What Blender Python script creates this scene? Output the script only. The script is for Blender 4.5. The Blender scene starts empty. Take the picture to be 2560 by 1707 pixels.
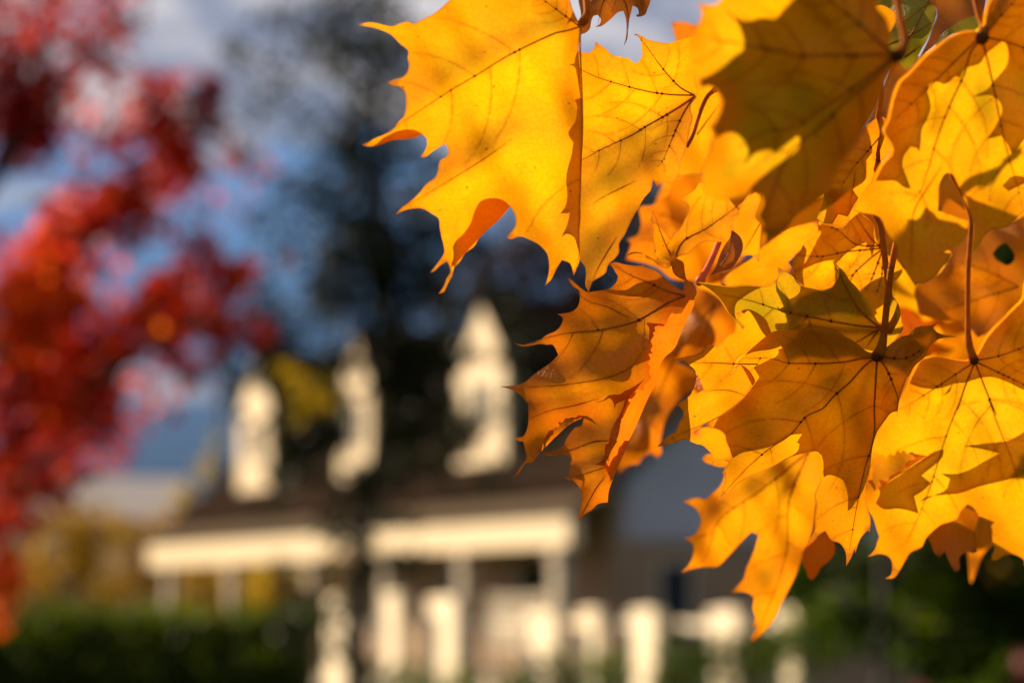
import bpy, math, random
import numpy as np
from mathutils import Vector
from mathutils.geometry import delaunay_2d_cdt

sc = bpy.context.scene
COL = sc.collection
random.seed(11)
RNG = np.random.default_rng(5)

# ------------------------------------------------------------------ camera
FPX, CX0, CY0 = 85 / 36 * 2560, 1280.0, 853.5
PITCH = math.atan((1525 - CY0) / FPX)
CAM = np.array([0.0, 0.0, 1.6])
FWD = np.array([0.0, math.cos(PITCH), math.sin(PITCH)])
UPV = np.array([0.0, -math.sin(PITCH), math.cos(PITCH)])
RGT = np.array([1.0, 0.0, 0.0])
S = np.array([-0.70, 0.52, 0.49]); S /= np.linalg.norm(S)     # towards the sun


def unproj(x, y, d):
    """photo pixel + distance along the view axis -> world point(s)"""
    x = np.asarray(x, float); y = np.asarray(y, float); d = np.asarray(d, float)
    a = ((x - CX0) / FPX * d)[..., None]; b = (-(y - CY0) / FPX * d)[..., None]
    return CAM + d[..., None] * FWD + a * RGT + b * UPV


cam_d = bpy.data.cameras.new('camera'); cam = bpy.data.objects.new('camera', cam_d); COL.objects.link(cam)
cam.location = CAM; cam.rotation_euler = (math.pi / 2 + PITCH, 0, 0)
cam_d.lens = 85; cam_d.sensor_width = 36; cam_d.clip_start = 0.05; cam_d.clip_end = 5000
cam_d.dof.use_dof = True; cam_d.dof.focus_distance = 0.885; cam_d.dof.aperture_fstop = 8.0
sc.camera = cam

# ------------------------------------------------------------------ small helpers
REG = dict(A=(880, 0, 3.92), B=(880, 340, 3.92), C=(1400, 0, 3.92), D=(1960, 0, 3.92), E=(1400, 340, 3.92),
           F=(1960, 340, 3.92), G=(1240, 640, 3.92), H=(1240, 940, 3.92), I=(1640, 640, 3.92), J=(1960, 640, 3.92),
           K=(1640, 1000, 3.92), L=(1960, 1000, 3.92), M=(1640, 1250, 3.36), N=(1900, 1300, 3.5636),
           Z=(0, 0, 0.91875), S=(0, 0, 1.0))


def pts(s):
    r = REG['S']; out = []
    for t in s.split():
        if t in REG: r = REG[t]; continue
        a, b = t.split(',')
        out.append((r[0] + float(a) / r[2], r[1] + float(b) / r[2]))
    return np.array(out)


def smooth(P, step=7.0, closed=True, sharp=62):
    """Catmull-Rom through P, keeping the sharp tips sharp"""
    P = np.asarray(P, float); n = len(P)
    keep = []
    for i in range(n):
        if not closed and i in (0, n - 1): keep.append(True); continue
        a = P[i] - P[i - 1]; b = P[(i + 1) % n] - P[i]
        ang = math.degrees(abs(math.atan2(a[0] * b[1] - a[1] * b[0], a @ b)))
        keep.append(ang > sharp)
    out = []
    for i in range(n if closed else n - 1):
        p1, p2 = P[i], P[(i + 1) % n]
        p0 = P[i - 1] if (closed or i > 0) else p1
        p3 = P[(i + 2) % n] if (closed or i + 2 < n) else p2
        L = np.linalg.norm(p2 - p1)
        def tan(pa, pb, pc):
            la = np.linalg.norm(pb - pa) + 1e-6; lc = np.linalg.norm(pc - pb) + 1e-6
            return ((pb - pa) / la * lc + (pc - pb) / lc * la) / (la + lc)
        m1 = (p2 - p1) / (L + 1e-6) if keep[i] else tan(p0, p1, p2)
        m2 = (p2 - p1) / (L + 1e-6) if keep[(i + 1) % n] else tan(p1, p2, p3)
        k = max(1, int(round(L / step)))
        for j in range(k):
            t = j / k
            h = (2*t**3 - 3*t**2 + 1) * p1 + (t**3 - 2*t**2 + t) * m1 * L + (-2*t**3 + 3*t**2) * p2 + (t**3 - t**2) * m2 * L
            out.append(h)
    if not closed: out.append(P[-1])
    return np.array(out)


def inside(Q, poly):
    x, y = Q[:, 0][:, None], Q[:, 1][:, None]
    a = poly; b = np.roll(poly, -1, 0)
    c = ((a[:, 1] > y) != (b[:, 1] > y))
    with np.errstate(divide='ignore', invalid='ignore'):
        xi = (b[:, 0] - a[:, 0]) * (y - a[:, 1]) / (b[:, 1] - a[:, 1]) + a[:, 0]
    return (np.sum(c & (x < xi), 1) % 2).astype(bool)


def seg_dist(Q, lines):
    """distance of points Q to a set of polylines"""
    best = np.full(len(Q), 1e9)
    for ln in lines:
        a = ln[:-1]; d = ln[1:] - a; L2 = (d * d).sum(1) + 1e-9
        for i in range(len(a)):
            v = Q - a[i]; t = np.clip((v @ d[i]) / L2[i], 0, 1)
            best = np.minimum(best, np.hypot(*(v - t[:, None] * d[i]).T))
    return best


def mesh_obj(name, V, F, mat=None, parent=None, shade=True):
    me = bpy.data.meshes.new(name)
    me.from_pydata([tuple(v) for v in V], [], [tuple(int(i) for i in f) for f in F])
    if shade: me.polygons.foreach_set('use_smooth', [True] * len(me.polygons))
    if mat: me.materials.append(mat)
    o = bpy.data.objects.new(name, me); COL.objects.link(o)
    if parent: o.parent = parent
    return o


def tag(o, label=None, cat=None, group=None, kind=None):
    if label: o['label'] = label
    if cat: o['category'] = cat
    if group: o['group'] = group
    if kind: o['kind'] = kind
    return o


class Geo:
    def __init__(s): s.v = []; s.f = []
    def add(s, V, F):
        n = len(s.v); s.v += [tuple(v) for v in V]; s.f += [tuple(i + n for i in f) for f in F]
    def tube(s, P, R, sides=6, cap=True):
        P = np.asarray(P, float); n = len(P)
        T = np.gradient(P, axis=0); T /= np.linalg.norm(T, axis=1)[:, None] + 1e-12
        ref = np.array([0.3, -0.9, 0.2])
        V = []; F = []
        for i in range(n):
            u = np.cross(T[i], ref); u /= np.linalg.norm(u) + 1e-12; w = np.cross(T[i], u)
            for k in range(sides):
                a = 2 * math.pi * k / sides
                V.append(P[i] + R[i] * (math.cos(a) * u + math.sin(a) * w))
        for i in range(n - 1):
            for k in range(sides):
                k2 = (k + 1) % sides
                F.append((i * sides + k, i * sides + k2, (i + 1) * sides + k2, (i + 1) * sides + k))
        if cap:
            F.append(tuple(range(sides - 1, -1, -1))); F.append(tuple((n - 1) * sides + k for k in range(sides)))
        s.add(V, F)
    def blob(s, c, r):
        V = []; F = []
        for i in range(1, 4):
            for k in range(6):
                th = math.pi * i / 4; a = k * math.pi / 3
                V.append(np.array(c) + r * np.array([math.sin(th) * math.cos(a), math.sin(th) * math.sin(a), math.cos(th)]))
        V += [np.array(c) + [0, 0, r], np.array(c) - [0, 0, r]]
        for i in range(2):
            for k in range(6): F.append((i*6+k, i*6+(k+1) % 6, (i+1)*6+(k+1) % 6, (i+1)*6+k))
        for k in range(6): F.append((18, (k+1) % 6, k)); F.append((19, 12+k, 12+(k+1) % 6))
        s.add(V, F)
    def box(s, lo, hi, fr=None):
        x0, y0, z0 = lo; x1, y1, z1 = hi
        V = [(x0,y0,z0),(x1,y0,z0),(x1,y1,z0),(x0,y1,z0),(x0,y0,z1),(x1,y0,z1),(x1,y1,z1),(x0,y1,z1)]
        if fr: V = [fr(*v) for v in V]
        s.add(V, [(0,3,2,1),(4,5,6,7),(0,1,5,4),(1,2,6,5),(2,3,7,6),(3,0,4,7)])
    def prism(s, poly, fr_a, fr_b):
        """polygon extruded between two frames (each maps 2-D -> 3-D)"""
        n = len(poly)
        V = [fr_a(*p) for p in poly] + [fr_b(*p) for p in poly]
        s.add(V, [tuple(range(n - 1, -1, -1)), tuple(range(n, 2 * n))] + [(i, (i+1) % n, n+(i+1) % n, n+i) for i in range(n)])
    def build(s, name, mat, parent=None, shade=False):
        return mesh_obj(name, s.v, s.f, mat, parent, shade)


# ------------------------------------------------------------------ materials
def nodes(name):
    m = bpy.data.materials.new(name); m.use_nodes = True
    nt = m.node_tree; nt.nodes.clear()
    return m, nt, nt.nodes, nt.links


def N(ns, t, **kw):
    n = ns.new(t)
    for k, v in kw.items():
        if k in n.inputs: n.inputs[k].default_value = v
        else: setattr(n, k, v)
    return n


def rgb(c): return (c[0], c[1], c[2], 1.0)


def mixc(ns, lk, fac, a, b, blend='MIX'):
    n = ns.new('ShaderNodeMix'); n.data_type = 'RGBA'; n.blend_type = blend
    if isinstance(fac, (int, float)): n.inputs[0].default_value = fac
    else: lk.new(fac, n.inputs[0])
    for v, s in ((a, 6), (b, 7)):
        if isinstance(v, (tuple, list)): n.inputs[s].default_value = rgb(v)
        else: lk.new(v, n.inputs[s])
    return n.outputs[2]


def ramp(ns, lk, src, a, b, lo=0.0, hi=1.0):
    n = ns.new('ShaderNodeMapRange'); n.interpolation_type = 'SMOOTHSTEP'
    lk.new(src, n.inputs[0])
    n.inputs[1].default_value = a; n.inputs[2].default_value = b
    n.inputs[3].default_value = lo; n.inputs[4].default_value = hi
    return n.outputs[0]


def math_(ns, lk, op, a, b=None):
    n = ns.new('ShaderNodeMath'); n.operation = op
    for v, i in ((a, 0), (b, 1)):
        if v is None: continue
        if isinstance(v, (int, float)): n.inputs[i].default_value = v
        else: lk.new(v, n.inputs[i])
    return n.outputs[0]


def leaf_mat(name, base, warm, green=0.0, trans=0.62, seed=0.0, tipb=1.0, tk=1.0, lv=.80):
    base = tuple(v * lv for v in base); warm = tuple(v * lv for v in warm)
    """thin autumn leaf: reflects a little, lets the sun through; yellow blade, warmer margins, green rests, veins"""
    m, nt, ns, lk = nodes(name)
    uv = N(ns, 'ShaderNodeAttribute', attribute_name='leaf_uv')
    off = N(ns, 'ShaderNodeVectorMath', operation='ADD'); lk.new(uv.outputs['Vector'], off.inputs[0]); off.inputs[1].default_value = (seed * 37.0, seed * 19.0, seed * 7)
    vec = off.outputs[0]
    ed = N(ns, 'ShaderNodeAttribute', attribute_name='edge_d').outputs['Fac']
    vd = N(ns, 'ShaderNodeAttribute', attribute_name='vein_d').outputs['Fac']
    n1 = N(ns, 'ShaderNodeTexNoise', Scale=0.055, Detail=4.0, Roughness=0.6); lk.new(vec, n1.inputs['Vector'])
    n2 = N(ns, 'ShaderNodeTexNoise', Scale=0.9, Detail=5.0, Roughness=0.65); lk.new(vec, n2.inputs['Vector'])
    n3 = N(ns, 'ShaderNodeTexNoise', Scale=0.03, Detail=3.0, Roughness=0.55); lk.new(vec, n3.inputs['Vector'])
    vo = N(ns, 'ShaderNodeTexVoronoi', Scale=0.42, feature='DISTANCE_TO_EDGE'); lk.new(vec, vo.inputs['Vector'])
    vo2 = N(ns, 'ShaderNodeTexVoronoi', Scale=0.16, feature='F1'); lk.new(vec, vo2.inputs['Vector'])
    # margin warmth
    e = ramp(ns, lk, ed, 0.0, 14.0, 0.85, 0.0)
    e2 = math_(ns, lk, 'ADD', e, ramp(ns, lk, n1.outputs['Fac'], 0.42, 0.68, 0.0, 0.55))
    c = mixc(ns, lk, math_(ns, lk, 'MINIMUM', e2, 1.0), base, warm)
    if green > 0:
        g = ramp(ns, lk, n3.outputs['Fac'], 0.62 - 0.3 * green, 0.80 - 0.2 * green, 0.0, min(1.0, 0.35 + green * .6))
        g = math_(ns, lk, 'MULTIPLY', g, ramp(ns, lk, ed, 2.0, 10.0))
        c = mixc(ns, lk, g, c, (base[0] * .60, base[1] * .86, 0.010))
    # fine mottling and the net of small veins
    c = mixc(ns, lk, ramp(ns, lk, n2.outputs['Fac'], 0.35, 0.75, 0.0, 0.30), c, (warm[0] * .72, warm[1] * .58, warm[2]))
    c = mixc(ns, lk, ramp(ns, lk, vo.outputs['Distance'], 0.0, 0.11, 0.16, 0.0), c, (warm[0] * .6, warm[1] * .5, 0.0))
    c = mixc(ns, lk, ramp(ns, lk, vd, 0.1, 1.3, 0.38, 0.0), c, (warm[0] * .62, warm[1] * .5, 0.003))
    # dry margin, brown specks and dry tips
    dm = math_(ns, lk, 'MULTIPLY', ramp(ns, lk, ed, 0.0, 0.9, 0.75, 0.0), ramp(ns, lk, n1.outputs['Fac'], 0.40, 0.56))
    c = mixc(ns, lk, dm, c, (0.34, 0.11, 0.012))
    sp = math_(ns, lk, 'MULTIPLY', ramp(ns, lk, vo2.outputs['Distance'], 0.03, 0.10, 1.0, 0.0), ramp(ns, lk, n2.outputs['Fac'], 0.47, 0.56))
    c = mixc(ns, lk, math_(ns, lk, 'MULTIPLY', sp, 0.8), c, (0.11, 0.03, 0.004))
    tb = N(ns, 'ShaderNodeAttribute', attribute_name='tip').outputs['Fac']
    c = mixc(ns, lk, math_(ns, lk, 'MULTIPLY', tb, tipb), c, (0.30, 0.075, 0.02))
    dif = N(ns, 'ShaderNodeBsdfPrincipled', Roughness=0.48); lk.new(c, dif.inputs['Base Color'])
    dif.inputs['Specular IOR Level'].default_value = 0.35
    bu = N(ns, 'ShaderNodeBump', Strength=0.25, Distance=0.0004)
    hb = math_(ns, lk, 'ADD', n2.outputs['Fac'], ramp(ns, lk, vo.outputs['Distance'], 0.0, 0.15)); lk.new(hb, bu.inputs['Height'])
    lk.new(bu.outputs[0], dif.inputs['Normal'])
    tr = N(ns, 'ShaderNodeBsdfTranslucent')
    ct = mixc(ns, lk, 1.0, c, (tk, tk * .93, tk * .6), 'MULTIPLY'); lk.new(ct, tr.inputs['Color'])
    mx = N(ns, 'ShaderNodeMixShader'); mx.inputs[0].default_value = trans
    lk.new(dif.outputs[0], mx.inputs[1]); lk.new(tr.outputs[0], mx.inputs[2])
    out = N(ns, 'ShaderNodeOutputMaterial'); lk.new(mx.outputs[0], out.inputs[0])
    return m


def plain(name, col, rough=0.7, var=0.25, scale=8.0, trans=0.0, col2=None, spec=0.3, bump=0.0):
    m, nt, ns, lk = nodes(name)
    tc = N(ns, 'ShaderNodeTexCoord')
    n1 = N(ns, 'ShaderNodeTexNoise', Scale=scale, Detail=5.0, Roughness=0.6); lk.new(tc.outputs['Object'], n1.inputs['Vector'])
    c2 = col2 or tuple(v * (1 - var) for v in col)
    c = mixc(ns, lk, ramp(ns, lk, n1.outputs['Fac'], 0.35, 0.65), col, c2)
    p = N(ns, 'ShaderNodeBsdfPrincipled', Roughness=rough); lk.new(c, p.inputs['Base Color'])
    p.inputs['Specular IOR Level'].default_value = spec
    if bump:
        bu = N(ns, 'ShaderNodeBump', Strength=0.5, Distance=bump); lk.new(n1.outputs['Fac'], bu.inputs['Height']); lk.new(bu.outputs[0], p.inputs['Normal'])
    out = N(ns, 'ShaderNodeOutputMaterial')
    if trans:
        t = N(ns, 'ShaderNodeBsdfTranslucent'); lk.new(c, t.inputs['Color'])
        mx = N(ns, 'ShaderNodeMixShader'); mx.inputs[0].default_value = trans
        lk.new(p.outputs[0], mx.inputs[1]); lk.new(t.outputs[0], mx.inputs[2]); lk.new(mx.outputs[0], out.inputs[0])
    else: lk.new(p.outputs[0], out.inputs[0])
    return m


YEL = ((0.93, 0.50, 0.004), (0.90, 0.345, 0.004))
GOL = ((0.92, 0.44, 0.005), (0.88, 0.30, 0.005))
ORA = ((0.84, 0.31, 0.004), (0.76, 0.22, 0.004))
ORG = ((0.88, 0.36, 0.005), (0.82, 0.24, 0.005))
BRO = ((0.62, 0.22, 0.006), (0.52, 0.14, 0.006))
GRE = ((0.70, 0.50, 0.010), (0.62, 0.36, 0.008))
VEIN = plain('leaf_vein', (0.56, 0.18, 0.012), 0.5, 0.3, 200, trans=0.45)
VEINY = plain('leaf_vein_amber', (0.70, 0.27, 0.015), 0.5, 0.3, 200, trans=0.5)
STALK = plain('leaf_stalk_russet', (0.56, 0.15, 0.004), 0.55, 0.35, 120, trans=0.35, spec=0.05)
STALKR = plain('leaf_stalk_red', (0.80, 0.15, 0.05), 0.6, 0.3, 120, trans=0.25, spec=0.2)

KNOT = plain('stalk_knot', (0.13, 0.030, 0.006), 0.6, 0.3, 200, spec=0.1)
LEAVES = []      # (name, outline, depth fn) for the order check
GRP = 'autumn maple leaves hanging on the branch'


class Depth:
    """depth of one leaf along the view axis, as a function of the photo pixel"""
    def __init__(s, c, d, gx, gz, mains, wave=0.0016, quilt=0.0022, seed=0, bend=()):
        s.c = np.array(c, float); s.d = d; s.gx = gx; s.gz = gz; s.mains = mains; s.wave = wave; s.quilt = quilt; s.seed = seed
        s.ph = np.random.default_rng(seed + 100).uniform(0, 6.28, 6)
        s.bend = bend        # (hinge a, hinge b, slope): the side right of a->b turns about the hinge
        s.mm = d / FPX * 1000; s.out = None
    def __call__(s, Q):
        Q = np.atleast_2d(np.asarray(Q, float))
        X = (Q[:, 0] - s.c[0]) * s.d / FPX; Zu = -(Q[:, 1] - s.c[1]) * s.d / FPX
        r = s.d + s.gx * X + s.gz * Zu
        p = s.ph
        r += s.wave * (np.sin(X * 150 + p[0] + 60 * Zu) + .8 * np.sin(Zu * 170 + p[1] - 70 * X) + .45 * np.sin(X * 330 + Zu * 210 + p[2]))
        if s.mains:
            dv = seg_dist(Q, s.mains) * s.mm
            r += s.quilt * (1 - np.exp(-(dv / 6.0) ** 2)) 
        for a, b, k in s.bend:
            a = np.array(a, float); b = np.array(b, float); t = b - a; t /= np.linalg.norm(t)
            sd = ((Q - a) @ np.array([-t[1], t[0]])) * s.d / FPX      # >0 on the right of a->b (y down)
            r += k * np.maximum(sd, 0)
        return r


def triangulate(out, step, lines=(), holes=()):
    lo, hi = out.min(0), out.max(0)
    gx = np.arange(lo[0], hi[0], step); gy = np.arange(lo[1], hi[1], step * .87)
    G = np.array([(x + (step * .5 if j % 2 else 0), y) for j, y in enumerate(gy) for x in gx])
    G += RNG.uniform(-.22, .22, G.shape) * step
    G = G[inside(G, out)]
    if len(G): G = G[seg_dist(G, [np.vstack([out, out[:1]])]) > step * .45]
    for h in holes:
        G = G[~inside(G, h)]; G = G[seg_dist(G, [np.vstack([h, h[:1]])]) > step * .4]
    n = len(out); V = [Vector(p) for p in out]; E = [(i, (i + 1) % n) for i in range(n)]
    for h in holes:
        k = len(V); V += [Vector(p) for p in h]; E += [(k + i, k + (i + 1) % len(h)) for i in range(len(h))]
    V += [Vector(p) for p in G]
    r = delaunay_2d_cdt(V, E, [], 1, 1e-4)
    P = np.array([(v.x, v.y) for v in r[0]]); T = [tuple(f) for f in r[2]]
    cen = np.array([P[list(t)].mean(0) for t in T])
    ok = inside(cen, out)
    for h in holes: ok &= ~inside(cen, h)
    T = [t for t, o in zip(T, ok) if o]
    return P, T


def attrs(me, uv, ed, vd, tip):
    for nm, a, ty in (('edge_d', ed, 'FLOAT'), ('vein_d', vd, 'FLOAT'), ('tip', tip, 'FLOAT')):
        at = me.attributes.new(nm, ty, 'POINT'); at.data.foreach_set('value', np.asarray(a, np.float32))
    at = me.attributes.new('leaf_uv', 'FLOAT_VECTOR', 'POINT')
    u3 = np.zeros((len(uv), 3), np.float32); u3[:, :2] = uv; at.data.foreach_set('vector', u3.ravel())


def leaf(label, outline, d, mat, c=None, gx=.4, gz=-.3, veins=(), sec=True, wave=.0016, quilt=.0022, seed=0, bend=(), holes=(),
         flaps=(), step=13, petiole=None, prad=.0011, pmat=None, vmat=None, vw=1.0, group=GRP, knot=False, mid=False, vstr=None, tips=True):
    P0 = pts(outline) if isinstance(outline, str) else np.asarray(outline)
    out = smooth(P0)
    mains = [smooth(pts(v) if isinstance(v, str) else v, 14, closed=False) for v in veins]
    if c is None: c = mains[0][0] if mains else out.mean(0)
    D = Depth(c, d, gx, gz, mains, wave, quilt, seed, bend); D.out = out
    mm = d / FPX * 1000
    # secondary veins grow from the main ones towards the margin
    secs = []; nodes_ = []
    rg = np.random.default_rng(seed + 7)
    for mv in mains:
        seg = np.r_[0, np.cumsum(np.hypot(*np.diff(mv, axis=0).T))]; L = seg[-1]
        if not sec or L < 110 or np.hypot(*(mv[0] - mains[0][0])) > 60: continue
        k = 0; t = 0.20 + rg.uniform(0, .06)
        while t < 0.90:
            for sgn in ((1, -1) if k % 2 else (-1, 1)):
                tt = min(t + rg.uniform(-.03, .03) + (0.045 if sgn > 0 else 0), .95)
                i = min(np.searchsorted(seg, tt * L), len(mv) - 2)
                p = mv[i].copy(); dr = mv[i + 1] - mv[i]; a0 = math.atan2(dr[1], dr[0])
                ln = L * (0.52 * (1 - tt) + 0.15) * rg.uniform(.75, 1.1); q = [p.copy()]; nst = max(4, int(ln / 13))
                for j in range(nst):
                    f = j / nst; a = a0 + sgn * (1.02 * (1 - f) ** .7 + .12)
                    p = p + ln / nst * np.array([math.cos(a), math.sin(a)]); q.append(p.copy())
                q = np.array(q); ins = inside(q, out)
                if not ins.all(): q = q[:max(1, int(np.argmin(ins)))]
                if len(q) > 3 and len(mains) > 1:
                    oth = seg_dist(q[2:], [m_ for m_ in mains if m_ is not mv]); cut = np.where(oth < 10)[0]
                    if len(cut): q = q[:cut[0] + 2]
                if len(q) > 3: secs.append(q); nodes_.append((q[0], 1 - tt))
            t += rg.uniform(.16, .25); k += 1
    allv = mains + secs
    holes_s = [smooth(pts(h) if isinstance(h, str) else h, 6) for h in holes]
    P, T = triangulate(out, step, holes=holes_s)
    for fp, ha, hb, k in flaps:
        if k < 0:
            fo = smooth(pts(fp)); cen = np.array([P[list(f)].mean(0) for f in T])
            cut = inside(cen, fo) & ((seg_dist(cen, [np.vstack([fo, fo[:1]])]) > 9) | (seg_dist(cen, [np.vstack([out, out[:1]])]) < 16))
            inv = inside(P, fo) | (seg_dist(P, [np.vstack([fo, fo[:1]])]) < 1.5)
            T = [f for f, c_ in zip(T, cut) if not (c_ and all(inv[i] for i in f))]
    dd = D(P); V = unproj(P[:, 0], P[:, 1], dd)
    ring = [np.vstack([out, out[:1]])] + [np.vstack([h, h[:1]]) for h in holes_s]
    ed = seg_dist(P, ring) * mm
    vd = seg_dist(P, allv) * mm if allv else np.full(len(P), 9.)
    # dry tips: sharp convex corners of the traced margin
    tp = np.zeros(len(P)); n = len(P0)
    area = np.sum(P0[:, 0] * np.roll(P0[:, 1], -1) - np.roll(P0[:, 0], -1) * P0[:, 1])
    for i in range(n if tips else 0):
        a = P0[i] - P0[i - 1]; b = P0[(i + 1) % n] - P0[i]; cr = a[0] * b[1] - a[1] * b[0]
        an = math.degrees(math.atan2(cr, a @ b)) * np.sign(area)
        if an > 75: tp = np.maximum(tp, np.exp(-(np.hypot(*(P - P0[i]).T) * mm / 1.8) ** 2))
    uv = (P - D.c) * mm
    Vs = [V]; Ts = list(T); uvs = [uv]; eds = [ed]; vds = [vd]; tps = [tp]; nv = len(V)
    fdep = []
    for fp, ha, hb, k in flaps:
        fo = smooth(pts(fp)); ha = pts(ha)[0]; hb = pts(hb)[0]
        FP, FT = triangulate(fo, step)
        t = (hb - ha) / np.linalg.norm(hb - ha); tt = np.clip((FP - ha) @ t, 0, np.linalg.norm(hb - ha)); foot = ha + tt[:, None] * t
        dist = np.hypot(*(FP - foot).T) * d / FPX
        fd = D(foot) - (0.0012 if k > 0 else .0008) - k * dist + .0005 * np.sin(FP[:, 0] * .06) + .0004 * np.sin(FP[:, 1] * .05)
        Vs.append(unproj(FP[:, 0], FP[:, 1], fd)); Ts += [tuple(i + nv for i in f) for f in FT]; nv += len(FP)
        uvs.append((FP - D.c) * mm + 40); eds.append(seg_dist(FP, [np.vstack([fo, fo[:1]])]) * mm + 1.0); vds.append(np.full(len(FP), 9.)); tps.append(np.zeros(len(FP)))
    o = mesh_obj('maple_leaf', np.vstack(Vs), Ts, mat)
    attrs(o.data, np.vstack(uvs), np.concatenate(eds), np.concatenate(vds), np.concatenate(tps))
    tag(o, label, 'leaf', group)
    if allv:
        g = Geo()
        for q, r0, r1 in [(m_, .00044, .00007) for m_ in mains] + [(s_, .00010, .00003) for s_ in secs]:
            f = np.linspace(0, 1, len(q)); R = (r0 * (1 - f) + r1 * f) * vw
            if r0 > .0003 and np.hypot(*(q[0] - mains[0][0])) > 60: R = R * np.clip(f * 4, .15, 1) * .7
            g.tube(unproj(q[:, 0], q[:, 1], D(q) - R * .35), R, 5, False)
        for p, w in nodes_:
            pass
        nf0 = len(g.f)
        for p, w in nodes_:
            if rg.random() < .6: g.blob(unproj(p[0], p[1], D(p)[0] - .0002), (.00035 + .00045 * w) * vw)
        vo_ = g.build('veins', vmat or VEIN, o, True)
        vo_.data.materials.append(KNOT)
        for f_ in vo_.data.polygons[nf0:]: f_.material_index = 1
    if petiole:
        q = smooth(pts(petiole[0]), 10, closed=False)
        d0 = D(q[-1:])[0]; f = np.linspace(0, 1, len(q))
        dq = d0 - .0012 + petiole[1] * (1 - f)
        rr = prad * (1 + .9 * np.exp(-((1 - f) / .10) ** 2)); rr[-1] *= .6
        g = Geo(); g.tube(unproj(q[:, 0], q[:, 1], dq), rr, 10); g.build('petiole', pmat or STALK, o, True)
        if knot:
            gk = Geo(); e0 = unproj(q[-1][0], q[-1][1], dq[-1]); e1 = unproj(q[-2][0], q[-2][1], dq[-2]); e2 = unproj(q[-3][0], q[-3][1], dq[-3])
            gk.tube([e2, e1, e0, e0 + (e0 - e1) * .6], [prad * 1.05, prad * 1.75, prad * 1.9, prad * .5], 10); gk.blob(e0 + FWD * .0004, prad * 1.7)
            gk.build('stalk_joint', KNOT, o, True)
    LEAVES.append((label, out, D, o))
    return o, D


def caster(label, outline, D, t, mat, seed=0, group=GRP):
    t = min(t, .0013)
    """added unseen leaf shape, cut to the wanted shadow, close behind the receiving leaf"""
    out = smooth(pts(outline))
    P, T = triangulate(out, 7)
    P = P.copy()
    for it in range(3):
        V = unproj(P[:, 0], P[:, 1], D(P)) + S * t
        if D.out is None: break
        # pull in whatever would stick out past the leaf in front of it
        r = V - CAM; dz = r @ FWD
        Q = np.stack([CX0 + (r @ RGT) / dz * FPX, CY0 - (r @ UPV) / dz * FPX], 1)
        bad = np.where(~inside(Q, D.out) & (Q[:, 0] > -50) & (Q[:, 0] < 2610) & (Q[:, 1] > -50))[0]
        ring = np.vstack([D.out, D.out[:1]]); ga = ring[:-1]; gd = ring[1:] - ga; gl = (gd * gd).sum(1) + 1e-9
        for i in bad:
            u = np.clip(((Q[i] - ga) * gd).sum(1) / gl, 0, 1); n_ = ga + u[:, None] * gd
            P[i] += n_[np.argmin(((n_ - Q[i]) ** 2).sum(1))] - Q[i]
    o = mesh_obj('maple_leaf', V, T, mat)  # shares the leaf name, but is an added sheet that only casts shade
    mm = D.mm
    attrs(o.data, (P - D.c) * mm, seg_dist(P, [np.vstack([out, out[:1]])]) * mm, np.full(len(P), 9.), np.zeros(len(P)))
    tag(o, label, 'leaf', group)
    return o
# ------------------------------------------------------------------ the leaves of the branch and added shade casters (outlines traced, each at its own distance)
M1 = leaf_mat('leaf_golden_yellow', *YEL, green=.30, seed=1)
M2 = leaf_mat('leaf_clear_yellow', *YEL, green=.1, seed=2)
M3 = leaf_mat('leaf_deep_yellow', *YEL, green=.55, seed=3.3)
M3B = leaf_mat('leaf_olive_yellow', *YEL, green=.95, seed=3.7)
M4 = leaf_mat('leaf_gold', *GOL, green=.15, seed=4)
M5 = leaf_mat('leaf_orange', *ORA, green=.0, seed=5, trans=.55)
M6 = leaf_mat('leaf_green_gold', *GRE, green=.75, seed=6)
M7 = leaf_mat('leaf_dull_orange', *ORA, green=.0, seed=7, trans=.5)
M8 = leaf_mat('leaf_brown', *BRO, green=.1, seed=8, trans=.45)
M9 = leaf_mat('leaf_green', (.30, .34, .02), (.38, .30, .015), green=.4, seed=9, trans=.45)
M10 = leaf_mat('leaf_amber', *GOL, green=.05, seed=10)
M10B = leaf_mat('leaf_rich_gold', (.93, .49, .005), (.90, .35, .005), green=.15, seed=14.3)
M11 = leaf_mat('leaf_ripe_orange', (.86, .33, .005), (.76, .20, .006), green=.0, seed=11)
MC3 = leaf_mat('shade_caster_olive', (.52, .38, .010), (.48, .33, .010), green=.5, seed=13, trans=.25)  # for the added caster behind the dark leaf; translucency sets its shadow depth
MC = leaf_mat('shade_caster_gold', (.74, .53, .010), (.70, .45, .010), green=.2, seed=12, trans=.60)  # for the other added casters, tuned for the tone of their shadows

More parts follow.
